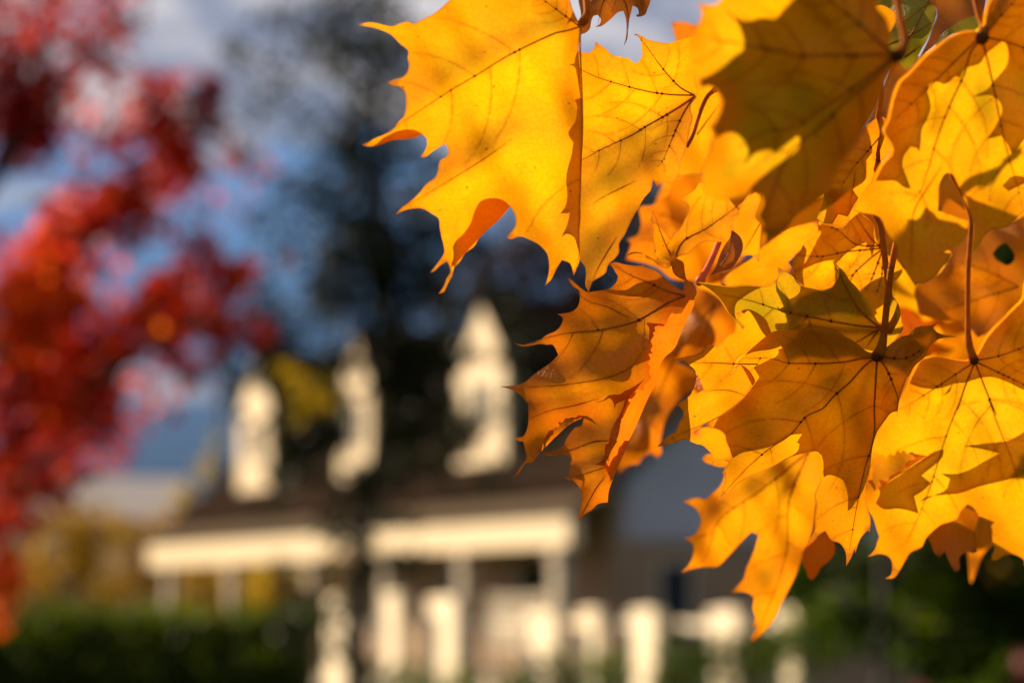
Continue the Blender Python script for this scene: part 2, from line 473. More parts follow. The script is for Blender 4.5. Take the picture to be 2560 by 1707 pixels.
# 1 the big clear leaf at the upper left
o1, D1 = leaf('large bright yellow maple leaf with long curled tips, leftmost of the branch',
  'A 960,0 880,75 800,135 720,180 650,215 610,235 550,215 480,230 390,262 300,245 180,222 100,235 60,250 130,258 270,290 380,340 470,430 555,515 545,565 558,640 540,710 500,755 420,780 345,810 380,835 460,850 510,890 530,980 525,1080 510,1140 460,1190 390,1280 300,1330 180,1385 95,1420 140,1435 260,1425 400,1375 500,1368 630,1345 690,1315 735,1370 735,1420 700,1500 665,1540 700,1543 800,1480 910,1408 945,1475 '
  'B 935,195 870,235 848,290 845,340 820,400 730,470 650,570 560,650 480,710 425,772 500,735 580,715 690,712 780,760 850,810 860,900 880,1000 900,1080 905,1135 850,1230 765,1340 800,1328 870,1265 932,1230 960,1290 965,1330 930,1390 900,1470 848,1545 900,1530 930,1470 960,1410 985,1370 990,1310 1060,1230 1110,1150 1200,1080 1240,1010 1330,920 1400,860 1480,780 1550,690 1590,760 1605,830 1590,900 1550,950 1515,998 1550,1012 1640,985 1750,1020 1850,1080 1910,1150 1930,1230 1930,1320 1915,1400 1893,1465 1950,1410 2000,1310 2055,1215 2140,1250 2160,1310 2172,1368 2200,1300 2225,1240 2232,1150 2225,1000 2240,800 2235,600 2245,400 2250,200 2255,0 '
  'A 2260,1250 2255,1050 2245,900 2235,700 2220,500 2235,350 2240,265 2200,180 2150,60 2120,-40 2060,-90 1900,-50 1700,-95 1500,-60 1250,-100 1120,-70',
  .835, M1, c=(1300, 240), gx=.30, gz=-.22, seed=1, wave=.0020, quilt=.0026,
  veins=['A 2235,262 2150,292 2000,325 1850,390 1690,465 1500,565 1250,720 970,885 720,1050 520,1180 330,1310 120,1420',
         'A 2238,262 2235,420 2245,700 2258,1000 2262,1250 B 2245,300 2238,600 2225,900 2225,1150 2190,1340',
         'A 2230,258 2050,130 1900,20 1800,-40',
         'B 1560,30 1430,130 1200,285 950,440 700,590 520,690 432,765'],
  petiole=('C 235,-260 250,-60 262,60 262,150 240,200 205,240', .01), prad=.0012, step=14, vw=.75, vmat=VEINY,
  flaps=[('B 985,1100 1010,1040 1090,960 1160,860 1200,740 1260,640 1370,608 1500,640 1550,690 1400,860 1330,920 1240,1010 1110,1150 1000,1290 985,1370 975,1250', 'B 985,1330', 'B 1550,690', .9),
         ('A 180,1385 300,1330 430,1290 540,1268 640,1285 690,1315 630,1345 500,1368 400,1375 260,1425 140,1435', 'A 140,1435', 'A 690,1315', .9)])
caster('added unseen leaf shape shading the right margin of the large leftmost leaf',
  'C 215,345 190,480 150,560 140,625 82,632 140,655 165,740 190,880 205,960 150,985 165,1010 165,1100 150,1190 110,1250 78,1310 95,1350 130,1400 E 125,100 110,200 80,300 60,420 70,600 55,680 5,760 95,755 70,870 15,990 60,960 130,985 170,1080 200,1200 230,1200 225,900 215,500 230,0 C 250,1000 230,600 225,345', D1, .006, MC, 20)
caster('added unseen leaf shape shading the top of the large leftmost leaf',
  'C 60,255 115,150 150,60 180,0 200,-150 330,-150 320,0 290,130 230,200 205,235 150,215 110,215', D1, .007, MC, 21)

# the hanging lobe at the top
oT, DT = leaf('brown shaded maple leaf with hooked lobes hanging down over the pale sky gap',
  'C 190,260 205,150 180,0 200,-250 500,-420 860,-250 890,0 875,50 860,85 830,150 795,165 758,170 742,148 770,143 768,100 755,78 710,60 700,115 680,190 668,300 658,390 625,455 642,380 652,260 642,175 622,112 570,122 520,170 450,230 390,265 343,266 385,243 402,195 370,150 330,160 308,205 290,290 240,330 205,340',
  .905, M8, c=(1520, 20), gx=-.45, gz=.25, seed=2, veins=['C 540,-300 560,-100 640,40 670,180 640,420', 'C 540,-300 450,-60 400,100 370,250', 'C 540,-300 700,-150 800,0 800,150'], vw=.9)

# 2 the leaf behind it, folded along its lower vein
a2, b2 = pts('C 200,1570 1320,945')
o2, D2 = leaf('crisp yellow maple leaf with a shaded lower half, tucked behind the large leftmost leaf',
  'C 150,500 300,512 325,490 350,412 400,450 450,480 510,540 600,560 680,580 720,612 748,624 770,605 805,545 800,470 790,400 765,360 718,338 770,340 850,385 950,410 1050,425 1180,390 1320,372 1420,420 1420,700 1325,745 1345,860 1352,905 1340,960 1290,1020 1280,1080 1300,1140 1275,1260 1240,1430 '
  'E 1230,140 1178,275 1150,410 1090,463 1050,470 1030,445 945,500 935,470 912,432 905,480 890,530 830,600 760,720 680,870 640,960 580,1060 577,1150 540,1200 470,1270 450,1340 400,1380 330,1420 280,1532 250,1470 255,1350 245,1280 205,1230 150,1150 120,700 130,200 C 120,900',
  .91, M2, c=(1730, 235), gx=.32, gz=-.30, seed=3, wave=.0012, quilt=.0016,
  veins=['C 1320,935 1100,930 900,905 740,870 560,820 380,765 210,690 100,640', 'C 1320,945 1180,1040 1000,1150 830,1245 700,1325 540,1400 380,1475 200,1570', 'C 1310,930 1180,860 1080,760 980,640 880,500 760,345',
         'C 1310,950 1220,1090 1130,1280 1050,1480 E 1000,250 960,300', 'E 740,440 600,510 420,600 310,670', 'E 560,985 480,1110 400,1240 290,1500'],
  bend=((a2, b2, -.75),), vw=.8)

# 3 the big dark leaf in front
o3, D3 = leaf('large blurred dark olive maple leaf with bright yellow lobes, nearest of all',
  'C 1620,-80 1560,20 1500,50 1420,45 1338,38 1380,90 1380,170 1350,240 1300,330 1265,420 1290,560 1320,700 1338,775 1365,865 1490,850 1530,900 1565,970 1550,1060 1500,1180 1460,1250 1510,1285 1490,1360 1480,1430 '
  'E 1430,250 1390,400 1420,560 1540,640 1700,610 1810,590 1900,540 1955,570 1965,650 1920,780 1975,860 1985,930 1962,1100 2080,1020 2195,930 F 100,800 360,615 430,560 500,400 640,180 770,0 D 700,1400 850,1180 940,1000 980,850 1060,700 1150,590 1120,520 1050,480 1040,300 1000,180 910,60 960,-60 1000,-250 700,-500 200,-420 C 2300,-400 1900,-350',
  .712, M3B, c=(1850, 300), gx=.12, gz=-.40, seed=4, wave=.0012, quilt=.0018,
  veins=['D 1090,540 900,535 700,545 400,540 140,545 C 2150,500 1900,460 1700,420 1450,380', 'D 1090,560 850,800 600,1000 350,1250 100,1450 E 2100,500 1990,900', 'D 1080,550 700,850 400,1050 100,1250 C 2000,1300 1750,1450', 'D 1080,530 900,380 700,200 500,50 350,-100'],
  petiole=('D 1060,-420 1090,-150 1110,0 1140,180 1170,300 1185,420 1160,500 1105,555', .012), prad=.00115, step=15, tips=False, knot=True)
caster('added unseen leaf shape behind the large dark blurred leaf it shades',
  'C 1340,790 1365,865 1490,850 1530,900 1565,970 1550,1060 1500,1180 1460,1250 1510,1285 1480,1420 1590,1325 1690,1300 1790,1365 1840,1460 1845,1560 E 1840,210 1790,295 1830,260 1910,170 2000,140 2080,130 2098,180 2200,100 2330,0 2352,30 2330,130 2200,230 2050,340 1900,470 1840,555 1880,550 1955,580 1965,650 1920,780 1975,860 1985,930 1962,1100 2195,930 F 360,615 430,560 500,400 640,180 770,0 D 850,1180 940,1000 980,850 1060,700 1150,590 1120,520 1050,480 1040,300 1000,180 910,60 960,-60 1000,-250 700,-330 300,-250 '
  'C 2400,-100 2290,0 2200,85 2095,190 2030,180 1950,182 1850,212 1750,185 1650,120 1600,85 1650,135 1720,200 1765,280 1800,390 1800,480 1700,560 1640,620 1500,720', D3, .008, MC3, 22)

# 4 the leaf in the middle with two raised lobes
a4, b4 = pts('E 1180,1040 1800,630')
o4, D4 = leaf('sharp yellow maple leaf with two upright lobes in the middle of the cluster',
  'E 917,732 895,790 873,835 885,870 905,960 905,1000 920,1080 930,1180 960,1230 1000,1245 1060,1265 1105,1280 1130,1205 1200,1170 1265,1155 1330,1080 1400,1042 1530,1040 1640,1022 1668,990 1680,920 1700,840 1690,768 1740,770 1760,720 1740,690 1810,620 1860,560 1700,300 1500,380 1450,450 1360,470 1330,520 1280,560 1230,590 1180,588 1195,620 1240,645 1270,690 1260,740 1220,820 1160,920 1110,950 1080,1003 1030,940 980,880 918,825',
  .918, M2, c=(1720, 580), gx=.32, gz=-.3, seed=5, wave=.0014, veins=['E 1110,1240 1200,1035 1400,925 1600,790 1740,685 1830,610', 'E 1120,1240 1060,1120 1000,980 917,740', 'E 1115,1240 1010,1180'],
  bend=((a4, b4, -.7),), vw=.7, sec=True)
leaf('thin dry leaf tip curling to the left in the middle of the cluster',
  'E 640,1183 700,1140 780,1140 850,1170 920,1205 1000,1245 1090,1275 1060,1300 960,1270 930,1240 900,1217 840,1195 830,1160 740,1150', .893, M10, gx=-.3, gz=.2, seed=31, step=9)

# C the orange leaf, lobes to the left, with a bright folded flap
oC, DC = leaf('sharp orange maple leaf with a bright folded flap, pointing left above the porch',
  'G 700,208 740,235 790,280 840,320 905,355 960,345 1040,335 1110,320 1150,290 1190,235 1195,200 1170,160 1140,110 1108,82 1160,60 1230,75 1310,90 1380,95 1440,95 1500,120 1560,140 1620,185 1680,240 1760,300 1830,340 1850,240 1770,200 1735,160 1720,100 1700,40 1740,-60 1770,20 1835,60 1850,150 1870,230 1955,310 1968,365 1945,410 1940,480 1910,550 1840,690 1800,790 1760,890 1640,1010 1600,1080 1560,1250 '
  'H 1480,240 1420,380 1330,580 1240,790 1170,950 1130,1050 1105,1130 1095,1235 1000,1252 940,1310 860,1360 811,1422 805,1390 825,1300 840,1180 810,1080 760,1030 690,1012 668,985 715,990 725,900 738,795 660,770 590,775 520,780 447,750 520,743 600,720 650,690 690,610 740,540 780,500 830,490 862,405 740,462 600,580 445,735 400,790 345,850 320,845 290,850 250,910 200,980 163,997 200,945 250,880 300,810 285,720 265,640 220,635 173,605 265,590 300,530 318,400 310,250 '
  'G 300,1440 260,1380 180,1325 110,1295 38,1276 190,1265 290,1230 360,1170 440,1110 540,1040 610,970 590,920 545,865 500,870 440,860 330,880 230,880 183,853 260,868 350,858 420,830 500,770 590,730 640,670 655,610 640,590 598,568 680,560 740,545 790,510 815,460 822,400 815,340 760,300 720,250',
  .872, M11, c=(1640, 800), gx=-.58, gz=-.12, seed=6, wave=.0016, quilt=.0020,
  veins=['G 1850,390 1700,450 1550,540 1400,625 1150,700 900,735 700,755 500,800 300,865', 'G 1400,625 1280,590 1100,500 900,440 840,400 720,250', 'G 1450,900 1330,1080 1230,1140 1000,1210 700,1255 400,1280 100,1280',
         'G 1850,385 1700,350 1500,260 1300,180 1150,80', 'H 1200,640 950,640 800,700 640,745 480,755', 'H 1070,980 980,1100 900,1240 815,1410', 'H 1080,890 920,940 740,1005', 'H 1000,220 800,280 520,340 320,420'],
  flaps=[('G 1868,425 1780,520 1690,550 1645,578 1640,640 1580,658 1448,640 1500,705 1500,780 1490,900 1468,1000 1465,1080 1478,1150 1470,1200 1380,1290 1300,1370 1265,1410 1252,1460 1230,1520 H 1175,440 1120,560 1110,620 1072,680 1062,780 1030,830 968,866 1060,876 1080,1012 1112,940 1160,860 1190,800 1220,780 1250,720 1330,580 1420,380 1480,240 G 1560,1250 1600,1080 1640,1010 1760,890 1800,790 1840,690 1910,550 1940,480 1945,410', 'G 1560,560', 'H 1050,900', -.45),
         ('H 470,640 500,570 530,520 600,450 640,400 710,390 740,425 780,405 835,352 865,372 890,412 862,402 740,462 600,580 445,735', 'H 800,400', 'H 470,620', -.45),
         ('H 1470,20 1400,70 1300,130 1260,145 1225,175 1170,180 1100,190 1060,230 940,258 1060,242 1110,212 1140,240 1165,330 1175,280 1250,240 1330,180 1430,60', 'H 1470,20', 'H 1200,250', .5)],
  vw=.9)

# 5 the big leaf at the right top, mottled with shade
o5, D5 = leaf('large yellow maple leaf half in brown shade at the right edge, on a stalk',
  'D 1930,340 1880,310 1640,345 1500,440 1380,530 1200,720 1120,790 1080,870 1030,1050 1005,1165 960,1280 1030,1400 1045,1480 F 1035,170 960,250 900,350 865,430 780,540 740,610 680,720 760,750 880,770 930,790 960,830 1000,930 1040,1000 1100,1090 1105,1200 1170,1290 1240,1400 1290,1470 1320,1445 1360,1445 1450,1400 1560,1280 1640,1175 1650,1150 1545,1140 1700,1080 1760,1030 1800,950 1810,830 1680,790 1510,732 1515,600 1530,450 1590,365 1630,362 1700,470 1760,620 1820,750 1860,880 1865,1000 1838,1132 1900,1090 1960,990 2050,910 2130,910 2352,740 2600,500 2900,0 D 2900,900 3000,200 2800,-200 2400,-350 2100,-150 1980,50',
  .79, M3, c=(2452, 95), gx=.18, gz=-.34, seed=8, wave=.0014, quilt=.0018,
  veins=['D 1930,380 1850,480 1760,740 1640,1000 1500,1360 F 1410,330 1300,590 1230,650', 'D 1940,380 2000,620 2060,890 2140,1290 F 2210,240 2290,500 2340,720', 'D 1950,360 2200,420 2352,470 2700,600', 'D 1910,375 1700,580 1520,760 1290,980 1080,1180', 'D 1960,350 2130,150 2300,-30', 'F 1545,300 1400,520 1290,700 1250,1100 1240,1300'],
  petiole=('D 1830,-420 1850,-150 1880,0 1915,150 1955,270 1940,385', .012), prad=.0012, step=15, vw=.78, tips=False, knot=True)
caster('added unseen leaf shape casting shade over the top of the leaf at the right edge',
  'D 1900,310 1640,345 1500,440 1380,530 1200,720 1120,790 1080,870 1030,1050 1005,1165 960,1280 1030,1400 1045,1480 F 1035,170 960,250 900,350 868,440 980,442 1090,442 1190,510 1245,518 1200,400 1162,290 1170,215 1240,108 1300,120 1330,150 1340,60 D 1350,1270 1410,1150 1430,980 1408,900 1430,825 1500,805 1570,828 1690,750 1730,770 1740,735 1800,662 1860,650 1920,625 1980,535 2060,470 2150,398 2180,440 2180,640 2090,760 2045,810 2000,870 1850,945 2080,960 2130,1030 2140,1100 2100,1190 1995,1365 2130,1332 2200,1430 2228,1568 F 2225,240 2352,40 2500,-100 D 3000,500 2700,-150 2300,-250 2000,-100', D5, .008, MC, 23)
caster('added unseen leaf shape casting a small wedge of shade at the right edge',
  'F 2352,400 2240,395 2138,490 2200,542 2352,470 2450,440', D5, .006, MC, 24)

# 6 green leaf and its neighbours at the top
o6, D6 = leaf('olive green maple leaf between the dark blurred leaf and the right hand leaf',
  'D 880,-250 1440,20 1492,100 1480,200 1450,280 1410,380 1340,500 1300,580 1270,640 1200,712 1150,640 1000,500 880,200', .92, M9, c=(2280, 60), gx=-.3, gz=.1, seed=9,
  veins=['D 1050,600 1250,330 1400,50 1460,-60', 'D 1000,450 1250,340 1490,200', 'D 1100,250 1300,120 1440,25', 'D 1180,560 1340,450'], sec=False)
leaf('narrow green leaf lobe beside the stalk of the right hand leaf',
  'D 1480,430 1560,335 1640,262 1750,200 1870,150 1960,120 1960,360 1640,345 1500,470', .93, M9, gx=-.3, gz=.1, seed=41)
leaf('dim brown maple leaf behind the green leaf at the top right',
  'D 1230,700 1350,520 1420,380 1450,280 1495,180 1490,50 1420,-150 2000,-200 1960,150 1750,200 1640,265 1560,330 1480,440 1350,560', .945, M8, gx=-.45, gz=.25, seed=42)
leaf('small bright yellow leaf corner beside the dark leaf stalk joint',
  'D 880,62 960,52 1040,90 1100,140 1106,190 1070,270 1050,310 980,330 850,150', .915, M1, gx=.4, gz=-.3, seed=43)
# 8
leaf('yellow leaf with an orange corner, squeezed between the dark leaf and right hand leaf',
  'D 850,1200 950,1140 1020,1175 1010,1190 960,1275 1030,1380 1045,1480 F 1040,160 960,250 900,350 860,440 740,610 700,680 655,740 640,820 570,897 500,885 410,875 340,830 400,650 350,400 600,150', .865, M10, c=(2150, 430), gx=.3, gz=-.35, seed=10, veins=['F 950,0 820,150 690,300 560,500', 'F 700,320 690,420 640,700'], vw=.7,
  petiole=('D 955,700 945,1000 925,1100 920,1568 F 922,200 918,300 908,360', -.01), prad=.00085)
caster('added leaf shape shading the squeezed yellow leaf from behind', 'F 430,510 520,520 640,510 740,610 655,740 640,800 560,780 500,880 400,860 350,820 400,700', D2.__class__((2150, 430), .865, .3, -.35, None, seed=10), .006, MC, 25)
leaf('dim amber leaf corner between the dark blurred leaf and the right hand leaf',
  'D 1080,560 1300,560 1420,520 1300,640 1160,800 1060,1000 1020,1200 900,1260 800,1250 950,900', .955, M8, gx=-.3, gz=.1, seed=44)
leaf('yellow leaf lobe tucked between the crisp folded leaf and the dark blurred leaf',
  'C 1260,700 1560,560 1640,900 1600,1000 1580,1060 1500,1250 1540,1290 1510,1450 E 1520,100 1440,250 1420,400 1320,378 1150,408 1080,300 C 1180,1480 1240,1260 1270,1020', .935, M2, gx=.32, gz=-.3, seed=45,
  veins=['C 1340,1320 1440,1190 1600,980'], sec=False, vw=.7, petiole=('C 1240,1440 1300,1330 1345,1190 1390,1060 1450,940 1560,850', -.004), prad=.0008)
# 9
o9, D9 = leaf('bright yellow maple leaf patched with brown shade behind the two crossing stalks',
  'F 340,980 250,1010 200,1050 150,1140 50,1240 100,1320 I 1330,110 1358,140 1360,210 1420,290 1450,400 1800,400 1950,400 2100,700 J 940,650 1010,700 1050,300 1110,230 1160,160 1120,0 F 1040,1180 960,1090 900,1000 880,880 740,750 650,700 420,720 340,850', .935, M2, c=(2205, 620), gx=.3, gz=-.25, seed=11, wave=.0012,
  veins=['F 960,1100 860,1110 570,1140 380,1180 100,1160', 'F 960,1100 870,1020 760,870 700,770', 'F 950,1120 800,1240 650,1420 I 1900,280 1750,420', 'F 960,1130 900,1300 800,1540', 'F 970,1130 960,1350 900,1568', 'F 940,1080 700,1060 520,920 420,880'],
  petiole=('F 900,760 935,860 955,960 950,1040 955,1110', .0), prad=.0008, vw=.85)
caster('added unseen leaf shape shading the yellow leaf behind the two crossing stalks',
  'F 340,850 400,870 500,890 570,897 650,820 740,750 880,890 880,960 890,1020 860,1200 840,1110 800,1042 720,1080 640,1130 560,1200 510,1262 540,1340 500,1440 490,1215 380,1230 250,1280 110,1345 170,1290 260,1150 330,985', D9, .006, MC, 26)
leaf('yellow leaf lobe catching the sun behind the middle of the cluster',
  'E 1660,770 1740,775 1762,700 1830,610 1920,545 1970,580 1960,680 1920,800 1980,880 1972,960 1952,1240 1900,1180 1850,1168 1765,1205 1740,1100 1700,950', .94, M2, gx=.35, gz=-.3, seed=12, veins=['E 1960,860 1880,1000 1790,1140'], sec=False, vw=.6)
leaf('brown in-focus leaf corner with a black tip beside the red stalk',
  'E 1682,922 1740,960 1790,1040 1792,1100 1740,1222 1680,1297 1580,1330 1475,1366 1530,1270 1560,1180 1620,1060 1665,1000', .905, M8, gx=-.4, gz=.2, seed=13, veins=['E 1690,930 1650,1150 1490,1355'], sec=False, vw=.5,
  petiole=('E 1600,880 1560,1030 1500,1180 1430,1320 1360,1440', .03), prad=.0012, pmat=STALKR)
leaf('blurred yellow leaf sheet between the brown corner and the green tinted leaf',
  'E 1960,1110 2190,930 F 330,830 340,960 140,1140 40,1240 I 1330,110 1300,170 1200,125 1210,200 1160,260 1000,300 700,295 640,250 700,180 E 1900,1180', .965, M1, gx=.3, gz=-.3, seed=14)
# 10 and 11
o10, D10 = leaf('green tinted yellow maple leaf on a bent stalk, beside the crossing stalks',
  'I 1730,35 1745,80 1790,130 1797,170 1755,260 1740,295 1690,320 1600,327 1500,305 1415,285 1380,260 1350,210 1290,165 1198,118 1210,190 1170,260 1060,295 960,285 840,280 700,292 600,282 480,262 378,250 500,310 600,400 650,470 690,540 770,620 830,690 900,800 1100,800 1300,800 1500,720 1800,800 2000,920 2170,1000 J 1000,900 1110,800 1170,700 1150,620 1140,540 1100,430 1040,380 985,640 I 2210,690 2180,650 2130,560 2090,450 2020,370 1960,300 1900,240 1850,160 1790,100',
  .880, M6, c=(2197, 818), gx=-.05, gz=-.30, seed=15, wave=.0010, quilt=.0012,
  veins=['J 930,700 800,690 520,648 280,600 10,540 I 1200,525 1000,460 850,420 650,380', 'J 930,690 800,590 700,480 620,330 480,60', 'J 920,720 720,840 600,900', 'J 930,720 800,900'],
  petiole=('F 820,560 880,720 950,880 965,1000 990,1200 1010,1350 J 1035,380 1065,520 1068,640 1030,720 935,700', .012), prad=.0011)
caster('added unseen leaf shape shading the right part of the green tinted leaf',
  'I 1415,290 1412,340 1390,375 1290,430 1308,468 1212,517 1188,488 1200,532 1260,560 1320,620 1325,660 1300,720 1300,790 1500,720 1800,800 2000,900 2170,940 2210,690 2130,560 2020,370 1900,240 1790,110 1735,40 1745,80 1797,170 1740,295 1600,327', D10, .006, MC, 27)
caster('added unseen leaf shape shading the left tip of the green tinted leaf',
  'I 378,250 480,262 600,282 840,280 1060,295 960,340 850,410 790,460 775,500 772,560 790,640 690,540 600,400', D10, .006, MC, 28)
o11, D11 = leaf('curled yellow maple leaf lobe with pale rolled edges, left of the large shaded leaf',
  'I 790,560 830,640 870,690 850,722 740,760 660,830 600,885 560,878 520,880 500,898 420,955 300,988 200,1005 128,1042 200,1022 260,1025 330,1070 390,1130 398,1200 380,1270 350,1340 290,1400 190,1455 240,1480 270,1530 260,1580 K 225,210 210,270 170,320 120,350 70,400 8,457 130,430 220,405 280,385 330,400 400,430 450,440 510,490 550,530 560,590 537,637 600,590 650,590 715,610 732,540 725,490 690,400 680,340 640,300 560,270 480,262 430,272 385,318 450,255 560,200 700,120 840,0 I 960,1250 968,1240 945,1165 870,1085 820,1062 775,1078 772,1120 722,1163 762,1120 772,1060 800,1000 880,950 960,910 1060,850 1130,750 1110,700 1083,632 1000,560 900,520',
  .872, M3, c=(1750, 1000), gx=.30, gz=-.30, seed=16, wave=.0015, quilt=.0012,
  veins=['I 1000,1060 760,1055 550,1045 350,1040 180,1015', 'K 840,0 640,150 420,255 200,350 60,430', 'I 900,1380 780,1330 620,1310 450,1330'],
  flaps=[('I 388,1130 400,1150 440,1230 470,1310 430,1330 380,1360 345,1345 375,1280 395,1200', 'I 400,1140', 'I 380,1350', .9)], vw=.6)

# E the large shaded leaf in the lower middle, seen from its underside
oE, DE = leaf('large shaded amber maple leaf with dark veins on a long stalk, lower middle',
  'J 915,945 1000,895 1080,840 1150,790 1270,770 1285,700 1340,685 1430,680 1512,648 1450,712 1520,755 1692,787 1490,830 1420,900 1400,960 1270,1090 1210,1200 1160,1310 1125,1430 1110,1520 L 1100,110 1060,120 990,200 920,300 870,450 850,600 820,730 800,870 805,1000 850,1180 840,1290 820,1275 760,1340 730,1400 700,1500 '
  'M 1670,410 1640,480 1598,553 1590,430 1540,360 1480,340 1420,260 1340,310 1268,370 1330,250 K 1555,1130 1570,1020 1550,930 1570,880 1620,760 1612,700 1612,600 1590,505 1480,515 1290,570 1200,620 1100,672 1010,715 900,760 770,850 700,930 588,993 630,940 650,880 670,800 675,740 648,710 690,640 725,590 700,480 600,340 480,262 600,100 I 860,1300 850,1180 800,1040 1000,850 1150,740 1240,722 1415,722 1480,690 1500,640 1488,568 1530,670 1650,700 1760,720 1860,790 1930,830 2000,880 2080,940',
  .868, M10B, c=(2193, 890), gx=-.12, gz=-.36, seed=17, wave=.0013, quilt=.0016,
  veins=['J 915,985 840,990 600,1035 420,1050 200,1052 0,1040 I 1200,1020 900,1000', 'J 910,990 820,1050 640,1240 480,1380 370,1500 K 1500,140 1310,345 1120,470 960,600 800,760 640,940', 'J 915,990 905,1100 895,1300 885,1568 L 890,220 860,450 800,640 740,900 720,1000 640,1480', 'J 930,990 1000,1100 1070,1260 1120,1420 1105,1560', 'J 950,975 1080,1000 1200,995 1270,970 1370,880'],
  petiole=('F 1180,820 1110,1020 1060,1250 1040,1350 J 1050,100 1025,330 1005,500 985,700 965,850 945,930 912,985', .0), prad=.00125, step=14, vw=.9, knot=True)
caster('added unseen leaf shape that throws the shade over the large amber leaf',
  'I 1480,690 1488,568 1530,670 1650,700 1760,720 1860,790 1930,830 2000,880 2080,940 J 915,945 1000,895 1080,840 1150,790 1285,700 1430,680 1500,720 1692,787 1490,830 1400,960 1270,1090 1160,1310 1110,1520 L 1100,110 1060,120 990,200 920,300 870,450 850,600 820,730 790,850 740,950 700,1000 660,1060 625,1085 618,900 605,850 570,780 520,750 420,735 380,760 357,720 360,600 345,520 320,503 250,510 130,550 0,590 K 1180,640 1110,670 1240,590 1400,470 1405,430 1380,410 1432,332 1330,340 1200,420 1110,460 920,500 850,515 735,580 700,480 560,270 640,130 840,0 I 960,1260 1012,1185 955,1090 1080,1030 1190,970 1205,940 1195,920 1250,890 1300,840 1410,775 1418,725', DE, .007, MC, 29)

# F the leaf at the lower right
oF, DF = leaf('yellow maple leaf crossed by dark shade bands with a folded lobe, lower right',
  'J 1880,950 1900,915 1960,800 2050,690 2140,600 2250,490 2320,420 2352,250 2500,100 2800,500 2900,1000 L 2900,900 2700,1500 2352,1620 N 2352,362 2300,320 2180,312 2100,355 2062,352 2068,300 2090,262 2070,180 2060,60 1970,0 L 1850,1050 1800,1022 1740,1080 1690,1165 1600,1200 1540,1220 1450,1290 1390,1360 1350,1440 1290,1460 M 2230,405 2180,420 2140,440 2100,500 2040,600 2000,650 1923,657 1970,630 1985,560 1975,500 N 1120,310 1060,300 985,318 958,322 990,300 1040,210 1040,150 L 910,1400 930,1340 910,1270 870,1150 830,1080 800,1000 798,870 830,720 850,640 930,540 850,480 870,420 1000,150 1110,0 J 1110,1450 1180,1280 1260,1110 1330,1000 1390,985 1450,970 1560,985 1700,1012 1800,1010',
  .945, M3, c=(2437, 905), gx=.20, gz=-.32, seed=18, wave=.0014, quilt=.0016,
  veins=['J 1870,1040 1780,1260 1700,1500 L 1730,0 1630,240 1550,470 1450,800 1330,1110 1200,1400', 'J 1880,1060 1950,1240 2080,1560 L 2010,0 2110,280 2210,520 2330,900', 'J 1890,1040 2100,1140 2352,1260 2600,1400', 'J 1890,1020 2100,980 2352,890 2600,800', 'J 1850,1050 1680,1160 1500,1280 1280,1420 1130,1500', 'L 1550,480 1300,630 1090,750 900,885'],
  flaps=[('L 850,590 900,560 930,520 1010,515 1050,495 1100,480 1180,470 1260,510 1400,545 1330,590 1210,670 1090,750 910,880 850,940 820,1010 798,1000 800,870 830,760 850,690', 'L 910,880', 'L 1400,545', -.35)],
  petiole=('F 1900,-300 1760,150 1640,370 1690,460 1780,640 1830,800 1825,1000 1810,1200 1800,1568 J 1800,600 1805,800 1825,930 1868,1030', .015), prad=.0010, step=15, vw=.78, tips=False, knot=True)
caster('added unseen leaf shape throwing the broad shade on top of the lower right leaf',
  'J 1330,1000 1390,985 1560,985 1700,1012 1800,1010 1900,915 2050,690 2250,490 2352,250 2500,100 2800,500 2900,1000 2700,1350 2352,1312 2200,1240 2030,1185 1900,1200 1780,1240 1650,1262 1620,1330 1560,1370 1600,1320 1645,1260 1500,1300 1350,1290 1230,1250 1260,1110', DF, .007, MC, 32)
caster('added unseen leaf shape throwing the slanting shade band across the lower right leaf',
  'L 2500,200 2352,308 2200,395 2000,420 1750,448 1950,480 2112,522 1960,600 1820,680 1720,716 1540,720 1625,768 1610,830 1590,870 1480,930 1340,995 1360,970 1540,930 1720,912 1900,850 2100,800 2352,740 2500,700', DF, .005, MC, 33)
caster('added unseen leaf shape shading the lower left lobe of the lower right leaf',
  'L 930,860 1090,765 1330,600 1480,500 1565,480 1560,540 1480,630 1345,735 1440,815 1360,890 1275,940 1320,1112 1240,1085 1120,1062 960,1060 900,1010 940,900', DF, .005, MC, 34)

# blurred leaves behind
leaf('broad blurred orange yellow maple leaf with a long down-pointing lobe, lowest of the cluster',
  'K 1700,450 1640,700 1570,1000 1540,1250 1450,1500 M 1250,420 1180,620 1060,860 990,1000 940,1070 900,1110 818,1192 800,1170 830,1090 850,1050 788,1052 830,1010 810,900 815,810 770,780 615,777 680,720 740,640 760,560 800,480 830,400 860,290 800,265 700,370 600,480 510,560 440,560 340,570 210,607 280,530 310,450 310,370 235,318 320,290 360,230 375,160 340,80 225,8 370,-20 K 470,970 540,920 620,850 660,780 700,600 1000,400 1400,300',
  1.03, M10, c=(1850, 1300), gx=.10, gz=-.28, seed=19, wave=.003, veins=['K 1500,500 1000,900 600,1200 M 400,500 230,600', 'K 1500,500 1300,1000 M 1100,400 900,1000 820,1180'], vw=.7)
leaf('small blurred orange leaf hanging below the shaded amber leaf', 'M 1290,330 1420,240 1470,310 1503,375 1500,440 1450,510 1390,560 1345,640 1310,672 1280,655 1260,590 1232,530 1240,430', 1.0, M5, gx=.2, gz=-.3, seed=50)
leaf('blurred yellow leaf tip below the curled leaf lobe', 'K 448,575 480,535 560,520 700,500 800,600 720,640 640,655 540,630 470,600', .98, M10, gx=.3, gz=-.2, seed=51)
